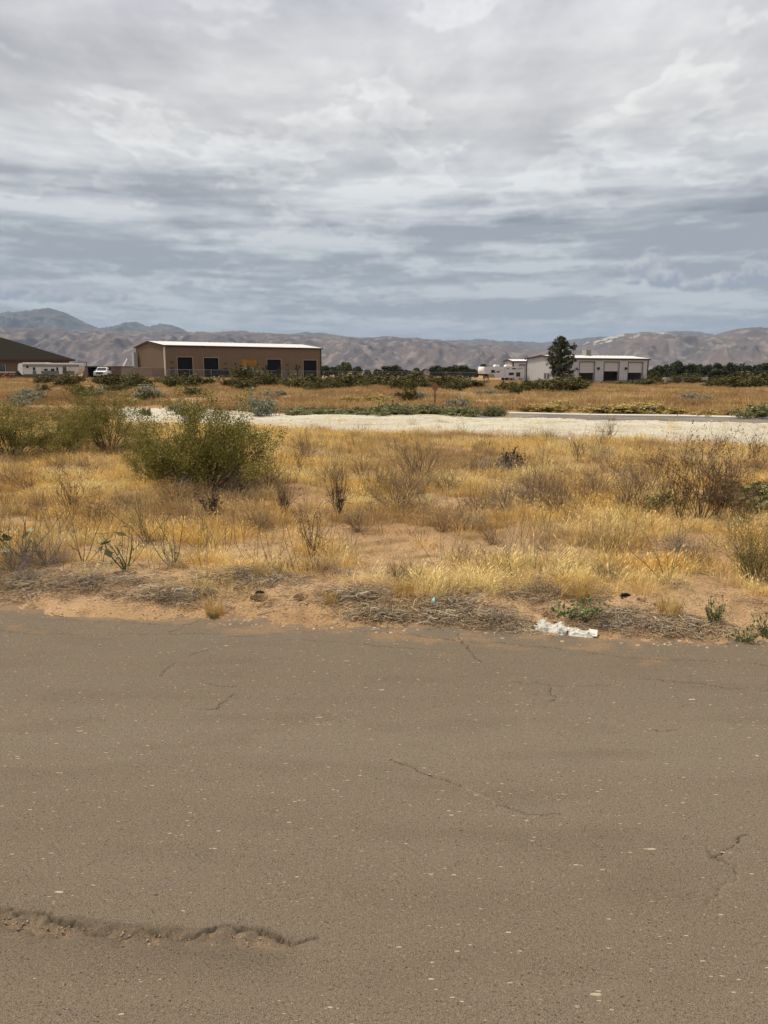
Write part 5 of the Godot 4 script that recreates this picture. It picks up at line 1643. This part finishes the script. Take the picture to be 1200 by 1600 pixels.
func make_grass() -> void:
	var r := RandomNumberGenerator.new()
	r.seed = 31
	# bare sandy patches in the field, from the photograph: [px, py, rx m, rd m]
	var bare := []
	for q in [[640, 850, 1.1, 0.9], [560, 845, 0.7, 0.5], [890, 872, 0.8, 0.5], [760, 855, 0.6, 0.4], [240, 862, 0.9, 0.35], [690, 790, 0.8, 0.5], [1180, 770, 1.0, 0.9], [1100, 850, 0.5, 0.5], [400, 770, 1.0, 0.6], [1000, 868, 0.4, 0.3], [430, 870, 0.4, 0.3]]:
		var g := gpt(q[0], q[1])
		bare.append([g.x, -g.z, q[2], q[3]])
	var meshes := [tuft(1, 70, 0.095, 0.05, 0.13, 0.0028, 0.7, true), tuft(2, 80, 0.11, 0.03, 0.09, 0.0028, 1.0, false), tuft(3, 36, 0.07, 0.09, 0.21, 0.0024, 0.55, true), tuft(4, 60, 0.15, 0.012, 0.05, 0.003, 1.9, false)]
	var xf := [[], [], [], []]
	var cols := [[], [], [], []]
	var tries := 0
	for k in 85000:
		var d := sqrt(lerpf(5.0 * 5.0, 26.0 * 26.0, r.randf()))
		var half := 0.52 * d + 1.6
		var x := r.randf_range(-half, half)
		# fewer where the tufts are smaller in view
		if d > 12.0 and r.randf() > 0.75: continue
		var s := d - edge_depth(x)
		if s < 0.35: continue
		var n := noise_c.get_noise_2d(x * 55.0 + 900.0, d * 55.0)
		var verge := smoothstep(0.3, 1.05, s + n * 0.9)
		var density := verge * clampf(0.78 + n * 1.9, 0.0, 1.0)
		for q in bare:
			var e := Vector2((x - q[0]) / q[2], (d - q[1]) / q[3]).length() + n * 0.9
			if e < 1.0: density *= 0.12
		if r.randf() > density + 0.02: continue
		var y := gh(x, d)
		var p := Vector3(x, y, -d)
		if on_lot(p, -1.5) and r.randf() > 0.012: continue
		var kind := 0
		var pick := r.randf()
		if pick < 0.36: kind = 1
		elif pick < 0.46: kind = 2
		elif pick < 0.68: kind = 3
		if s < 1.2 and kind == 2 and r.randf() < 0.7: kind = 1
		var sc := r.randf_range(0.75, 1.3) * (1.0 + 0.5 * maxf(0.0, n))
		xf[kind].append(Transform3D(Basis(Vector3.UP, r.randf() * TAU).scaled(Vector3(sc * 1.1, sc * r.randf_range(0.8, 1.15), sc * 1.1)), p))
		cols[kind].append(grass_color(x, d, r))
	for m in 4:
		scatter(["dry_grass", "short_dry_grass", "tall_dry_grass", "flattened_dry_grass"][m], meshes[m], M.grass, xf[m], cols[m], ["golden dry bunch grass covering the vacant field", "short straw coloured grass between the bunches", "tall thin seed-headed dry grass across the field", "flattened straw lying between the grass bunches"][m], "grass")
	# thin dry stems and seed stalks standing through the grass
	var sd := {"stems": 4, "lean": 0.7, "foot": 0.05, "len": 0.26, "rad": 0.0021, "segs": 3, "wob": 0.16, "up": 0.05, "levels": 2, "kids": 1, "chance": 0.65, "ang": 40.0, "ratio": 0.55, "col": Color(1, 1, 1), "tipcol": Color(1.05, 1.05, 1.05)}
	for v in 3:
		var sm := shrub_mesh(500 + v, sd)
		var sx := []
		var sc2 := []
		for k in 800:
			var d := sqrt(lerpf(5.6 * 5.6, 19.0 * 19.0, r.randf()))
			var half := 0.52 * d + 1.4
			var x := r.randf_range(-half, half)
			if d - edge_depth(x) < 0.5: continue
			var p := Vector3(x, gh(x, d), -d)
			if on_lot(p, 0.0): continue
			if noise_c.get_noise_2d(x * 30.0 + 40.0 * v, d * 30.0) < -0.05: continue
			var hgt := r.randf_range(0.6, 1.5)
			sx.append(Transform3D(Basis(Vector3.UP, r.randf() * TAU).scaled(Vector3(hgt, hgt * r.randf_range(0.8, 1.3), hgt)), p))
			sc2.append([Color(0.24, 0.165, 0.10), Color(0.34, 0.25, 0.15), Color(0.17, 0.12, 0.08), Color(0.25, 0.22, 0.10), Color(0.42, 0.34, 0.22)][r.randi() % 5])
		scatter("dry_stems", sm[0], M.twig, sx, sc2, ["thin brown branching stems standing through the dry grass", "fine dry seed stalks scattered in the field", "crooked dry stems scattered between the grass bunches"][v], "weeds")
	print("near grass ", xf[0].size() + xf[1].size() + xf[2].size() + xf[3].size())
	# beyond the pad: coarser clumps
	var far_m := [tuft(11, 44, 0.42, 0.10, 0.42, 0.022, 0.5, false), tuft(12, 40, 0.5, 0.06, 0.26, 0.03, 0.9, false)]
	xf = [[], []]
	cols = [[], []]
	for k in 26000:
		var d := sqrt(lerpf(24.0 * 24.0, 165.0 * 165.0, pow(r.randf(), 1.6)))
		var half := 0.54 * d + 4.0
		var x := r.randf_range(-half, half)
		var p := Vector3(x, gh(x, d), -d)
		if on_lot(p, 0.5): continue
		if d < 34.0 and proj(p).y > pl(lot_near, proj(p).x): continue
		var n := noise_c.get_noise_2d(x * 9.0 + 100.0, d * 16.0)
		if n < -0.16: continue
		var m := 0 if r.randf() < 0.6 else 1
		var sc := r.randf_range(0.6, 1.2)
		xf[m].append(Transform3D(Basis(Vector3.UP, r.randf() * TAU).scaled(Vector3(sc, sc * r.randf_range(0.7, 1.2), sc)), p))
		var hue := noise_a.get_noise_2d(x * 8.0, d * 14.0)
		var col := lerp_c(Color(0.44, 0.29, 0.135), Color(0.58, 0.42, 0.20), 0.5 + hue * 1.6)
		col = lerp_c(col, Color(0.33, 0.20, 0.10), (n - 0.05) * 2.0)
		var s := r.randf_range(0.8, 1.2)
		cols[m].append(Color(col.r * s, col.g * s, col.b * s))
	for m in 2:
		scatter(["distant_dry_grass", "distant_short_grass"][m], far_m[m], M.grass, xf[m], cols[m], ["reddish tan dry grass on the flats beyond the pad", "low tan ground cover on the flats beyond the pad"][m], "grass")
	# single tufts standing on the verge
	var big := tuft(41, 150, 0.06, 0.06, 0.2, 0.0028, 0.55, false)
	for q in [[336, 962, 1.0], [632, 936, 1.0], [1045, 965, 1.1], [518, 944, 0.7], [410, 905, 0.9], [905, 940, 1.2]]:
		var g := gpt(q[0], q[1])
		var o := single("grass_tuft", big, M.grass_gold, "lone golden grass tuft rooted in the sandy verge", "grass", "grass tufts on the sandy verge") if M.has("grass_gold") else null
		if o == null:
			M.grass_gold = M.grass.duplicate()
			M.grass_gold.albedo_color = Color(0.56, 0.38, 0.13).linear_to_srgb()
			o = single("grass_tuft", big, M.grass_gold, "lone golden grass tuft rooted in the sandy verge", "grass", "grass tufts on the sandy verge")
		o.position = g
		o.rotation.y = r.randf() * TAU
		o.scale = Vector3.ONE * q[2]

# ---------------------------------------------------------------- litter, pebbles, cloth
func make_litter() -> void:
	var r := RandomNumberGenerator.new()
	r.seed = 63
	# straw and twig litter on the verge
	var st := MB.new()
	for k in 9:
		var a := r.randf() * TAU
		var d := Vector3(cos(a), r.randf_range(-0.15, 0.5), sin(a)) * r.randf_range(0.04, 0.14)
		var p := Vector3(r.randf_range(-0.06, 0.06), r.randf_range(0.0, 0.03), r.randf_range(-0.06, 0.06))
		var s := r.randf_range(0.7, 1.3)
		var m := p + Vector3(r.randfn(), r.randfn() * 0.6, r.randfn()) * 0.02
		st.tube(p - d * 0.5, m, 0.0016, 0.0014, 3, Color(s, s, s))
		st.tube(m, p + d * 0.5, 0.0014, 0.001, 3, Color(s, s, s))
	var straw := st.mesh()
	var heaps := []
	for q in [[770, 975, 0.34, 0.22], [700, 955, 0.25, 0.25], [850, 930, 0.45, 0.3], [140, 915, 0.6, 0.25], [30, 915, 0.4, 0.3], [270, 935, 0.35, 0.2], [400, 905, 0.4, 0.2], [950, 970, 0.4, 0.2], [560, 930, 0.3, 0.2], [1060, 985, 0.3, 0.15], [600, 960, 0.3, 0.1]]:
		var g := gpt(q[0], q[1])
		heaps.append([g.x, -g.z, q[2], q[3]])
	var xf := []
	var cols := []
	for k in 2100:
		var x: float
		var d: float
		if k % 5 != 0:
			var q: Array = heaps[r.randi() % heaps.size()]
			x = q[0] + r.randfn() * q[2] * 0.5
			d = q[1] + r.randfn() * q[3] * 0.5
		else:
			x = r.randf_range(-4.5, 4.5)
			d = edge_depth(x) + 0.15 + absf(r.randfn()) * 0.8
		if d - edge_depth(x) < 0.0: continue
		var lift := 0.0
		for q in heaps:
			lift += 0.035 * maxf(0.0, 1.0 - Vector2((x - q[0]) / q[2], (d - q[1]) / q[3]).length()) * r.randf()
		xf.append(Transform3D(Basis(Vector3.UP, r.randf() * TAU).scaled(Vector3.ONE * r.randf_range(0.6, 1.3)), Vector3(x, gh(x, d) + lift, -d)))
		var c := lerp_c(Color(0.34, 0.27, 0.20), Color(0.45, 0.33, 0.18), r.randf())
		if r.randf() < 0.25: c = Color(0.20, 0.15, 0.11)
		if r.randf() < 0.06: c = Color(0.6, 0.53, 0.42)
		cols.append(c)
	scatter("straw_litter", straw, M.twig, xf, cols, "grey brown straw and twig litter strewn along the sandy verge", "litter")
	# loose and embedded stones on the asphalt
	var pb := MB.new()
	pb.ball(Vector3.ZERO, Vector3(1, 0.42, 0.8), 7, 4, Color(1, 1, 1))
	var pv := pb.v
	for i in pv.size():
		pv[i] *= 1.0 + 0.35 * noise_c.get_noise_3dv(pv[i] * 90.0)
	pb.v = pv
	var lip := []
	for q in cracks[0]:
		var rr := ray(q[0], q[1])
		var tt := -EYE / rr.y
		lip.append([rr.x * tt, -rr.z * tt])
	xf = []
	cols = []
	for k in 520:                                            # crumbled asphalt and grit in the hollow below the broken edge
		var x := r.randf_range(-1.3, lip[-1][0])
		var d := pl(lip, x) - absf(r.randfn()) * 0.035 - 0.006
		var rad := 0.0014 + 0.0045 * pow(r.randf(), 4.0)
		xf.append(Transform3D(Basis(Vector3.UP, r.randf() * TAU).scaled(Vector3(rad, rad * 1.3, rad)), Vector3(x, -0.010 + 0.1 * (pl(lip, x) - d), -d)))
		cols.append([Color(0.25, 0.175, 0.12), Color(0.20, 0.15, 0.105), Color(0.15, 0.115, 0.085), Color(0.30, 0.225, 0.16)][r.randi() % 4])
	scatter("crack_grit", pb.mesh(), M.plain, xf, cols, "reddish grit and crumbled asphalt filling the long crack", "stones")
	xf = []
	cols = []
	for k in 21000:
		var d := sqrt(r.randf_range(1.0, 34.0))
		var x := r.randf_range(-0.6 * d - 0.8, 0.6 * d + 0.8)
		var s := d - edge_depth(x)
		if s > 0.25: continue
		if x < 0.0 and absf(pl(lip, x) - 0.05 - d) < 0.12: continue
		var rad := 0.0012 + 0.0052 * pow(r.randf(), 7.0)
		if r.randf() < 0.0012: rad = r.randf_range(0.009, 0.014)
		xf.append(Transform3D(Basis(Vector3.UP, r.randf_range(-0.5, 0.5)).scaled(Vector3(rad * 1.4, rad * 0.5, rad * 0.65)), Vector3(x, noise_a.get_noise_2d(x * 60.0, d * 60.0) * 0.006 + rad * 0.05, -d)))
		var c := lerp_c(Color(0.42, 0.345, 0.26), Color(0.29, 0.23, 0.165), r.randf())
		if r.randf() < 0.015: c = Color(0.07, 0.06, 0.055)
		cols.append(c)
	scatter("road_pebbles", pb.mesh(), M.plain, xf, cols, "pale stone chips set in and lying on the asphalt", "stones")
	xf = []
	cols = []
	for k in 3500:
		var x := r.randf_range(-4.5, 4.5)
		var d := edge_depth(x) - 0.15 + absf(r.randfn()) * 0.7
		var rad := 0.003 + 0.012 * pow(r.randf(), 4.0)
		xf.append(Transform3D(Basis(Vector3.UP, r.randf() * TAU).scaled(Vector3(rad, rad, rad)), Vector3(x, maxf(gh(x, d), 0.0), -d)))
		cols.append(lerp_c(Color(0.50, 0.36, 0.24), Color(0.30, 0.20, 0.13), r.randf()))
	scatter("verge_pebbles", pb.mesh(), M.plain, xf, cols, "small clods and pebbles on the sandy verge", "stones")
	xf = []
	cols = []
	for k in 5000:
		var px := r.randf_range(190, 1300)
		var g := gpt(px, lerpf(pl(lot_near, px), pl(lot_far, px), pow(r.randf(), 1.3)))
		var rad := 0.012 + 0.035 * pow(r.randf(), 3.0)
		xf.append(Transform3D(Basis(Vector3.UP, r.randf() * TAU).scaled(Vector3(rad, rad, rad)), g + Vector3(0, 0.02, 0)))
		cols.append(lerp_c(Color(0.72, 0.66, 0.52), Color(0.40, 0.33, 0.24), pow(r.randf(), 1.5)))
	scatter("pad_gravel", pb.mesh(), M.plain, xf, cols, "loose pale stones lying on the gravel pad", "stones")
	# a few thick pale sticks
	for q in [[330, 1008, 0], [668, 975, 1], [735, 945, 2], [100, 905, 3], [225, 905, 4], [425, 955, 5]]:
		if q[0] == 330: continue
		var g := gpt(q[0], q[1])
		var m := MB.new()
		var a := r.randf_range(-0.6, 0.6)
		var d := Vector3(cos(a), r.randf_range(0.02, 0.3), sin(a)) * 0.11
		m.tube(-d, Vector3(0, 0.006, 0.006), 0.006, 0.005, 5, Color(0.50, 0.43, 0.33))
		m.tube(Vector3(0, 0.006, 0.006), d, 0.005, 0.003, 5, Color(0.50, 0.43, 0.33))
		var o := single("dry_stick", m.mesh(), M.twig, "pale dry stick lying in the straw of the verge", "stick", "dry sticks on the verge")
		o.position = g + Vector3(0, 0.02, 0)
	make_cloth()
	# torn pale blue wrapper: two leaves of plastic
	var g := gpt(679, 952)
	var w := thing("plastic_wrapper", "torn pale blue plastic scrap on the sandy verge", "litter", g + Vector3(0, 0.012, 0))
	for s in [[Vector3(-0.032, 0.012, 0), Vector3(-0.005, 0.05, -0.012), Vector3(0.004, 0.03, 0.008), Vector3(-0.015, 0.006, 0.012)], [Vector3(-0.03, 0.0, 0.01), Vector3(0.0, 0.012, -0.004), Vector3(0.045, 0.018, 0.002), Vector3(0.01, 0.0, 0.022)]]:
		var m := MB.new()
		var mid: Vector3 = (s[0] + s[1] + s[2] + s[3]) / 4.0 + Vector3(0, 0.006, 0)
		for k in 4: m.tri(s[k], s[(k + 1) % 4], mid, Color(0.34, 0.62, 0.62))
		for k in 4: m.tri(s[k] - Vector3(0, 0.002, 0), s[(k + 1) % 4] - Vector3(0, 0.002, 0), mid - Vector3(0, 0.002, 0), Color(0.34, 0.62, 0.62))
		part(w, "flap", m.mesh(), M.paint)
	# black rubber scraps near the burrows
	for q in [[977, 936], [405, 936]]:
		var gg := gpt(q[0], q[1] + 3)
		var m := MB.new()
		m.prism(PackedVector2Array([Vector2(-0.035, 0), Vector2(-0.02, 0.018), Vector2(0.01, 0.022), Vector2(0.036, 0.012), Vector2(0.03, 0.002)]), -0.025, 0.0, Color(0.02, 0.018, 0.018))
		var o := single("rubber_scrap", m.mesh(), M.plain, "black rubber scrap at the mouth of a burrow", "litter", "rubber scraps by the burrows")
		o.position = gg + Vector3(0, 0.005, 0)

func make_cloth() -> void:
	# crumpled white cloth: a folded sheet lying along the verge, outline from the photograph
	var A := gpt(836, 981)
	var B := gpt(929, 994)
	var ax := (B - A)
	ax.y = 0
	var L := ax.length()
	ax = ax.normalized()
	var t := thing("cloth_rag", "crumpled white cloth lying at the edge of the asphalt", "cloth", (A + B) / 2.0)
	var nu := 150
	var nv := 54
	var P := PackedVector3Array()
	var C := PackedColorArray()
	P.resize(nu * nv)
	C.resize(nu * nv)
	var across := Vector3(-ax.z, 0, ax.x)
	if across.z > 0: across = -across
	var widths := [[0.0, 0.2], [0.05, 0.55], [0.16, 0.85], [0.24, 0.62], [0.32, 0.7], [0.42, 1.1], [0.5, 0.95], [0.58, 0.6], [0.68, 0.72], [0.78, 0.5], [0.9, 0.58], [1.0, 0.42]]
	var highs := [[0.0, 0.3], [0.07, 0.9], [0.17, 1.25], [0.24, 0.8], [0.3, 0.62], [0.38, 1.0], [0.45, 0.9], [0.5, 0.5], [0.56, 0.75], [0.64, 0.45], [0.72, 0.62], [0.8, 0.36], [0.9, 0.42], [1.0, 0.22]]
	for j in nv:
		for i in nu:
			var u := float(i) / (nu - 1)
			var v := float(j) / (nv - 1) * 2.0 - 1.0
			var w := pl(widths, u) * 0.062
			var edge := 1.0 + 0.6 * noise_b.get_noise_2d(u * 380.0, v * 60.0 + 10.0)
			var arch := pow(maxf(0.0, 1.0 - v * v), 0.8)
			var fold := 1.0 - minf(1.0, absf(noise_c.get_noise_2d(u * 150.0 + v * 70.0, v * 46.0 - u * 120.0)) * 3.6)
			var fold2 := 1.0 - minf(1.0, absf(noise_c.get_noise_2d(u * 300.0 - v * 150.0 + 70.0, v * 90.0 + u * 110.0)) * 3.4)
			var y := pl(highs, u) * 0.05 * arch * (0.45 + 0.55 * fold * fold) + 0.011 * fold2 * minf(1.0, arch * 2.0)
			var p := ax * ((u - 0.5) * L + 0.014 * noise_b.get_noise_2d(u * 200.0, v * 200.0)) + across * (v * w * edge)
			var wp := (A + B) / 2.0 + p
			var gy := maxf(gh(wp.x, -wp.z), 0.004) - ((A + B) / 2.0).y
			P[j * nu + i] = Vector3(p.x, gy + y + (0.004 if arch > 0.3 else -0.004), p.z)
			var s := 1.0 + 0.06 * noise_a.get_noise_2d(u * 300.0, v * 300.0)
			C[j * nu + i] = Color(0.62 * s, 0.60 * s, 0.54 * s)
	var fab := part(t, "fabric", grid_mesh(P, C, nu, nv), M.cloth)
	fab.set_meta("label", "")
	fab.remove_meta("label")
	# a corner folded back over the narrow end
	var m := MB.new()
	var e := ax * (L * 0.47)
	var q := [e + across * -0.03 + Vector3(0, 0.006, 0), e + across * -0.028 + ax * 0.03 + Vector3(0, 0.006, 0), e + across * 0.022 + ax * 0.026 + Vector3(0, 0.032, 0), e + across * 0.018 - ax * 0.03 + Vector3(0, 0.036, 0)]
	m.quad(q[0], q[1], q[2], q[3], Color(0.62, 0.60, 0.54))
	m.quad(q[0] - Vector3(0, 0.003, 0), q[1] - Vector3(0, 0.003, 0), q[2] - Vector3(0, 0.003, 0), q[3] - Vector3(0, 0.003, 0), Color(0.62, 0.60, 0.54))
	part(t, "folded_corner", m.mesh(), M.cloth)
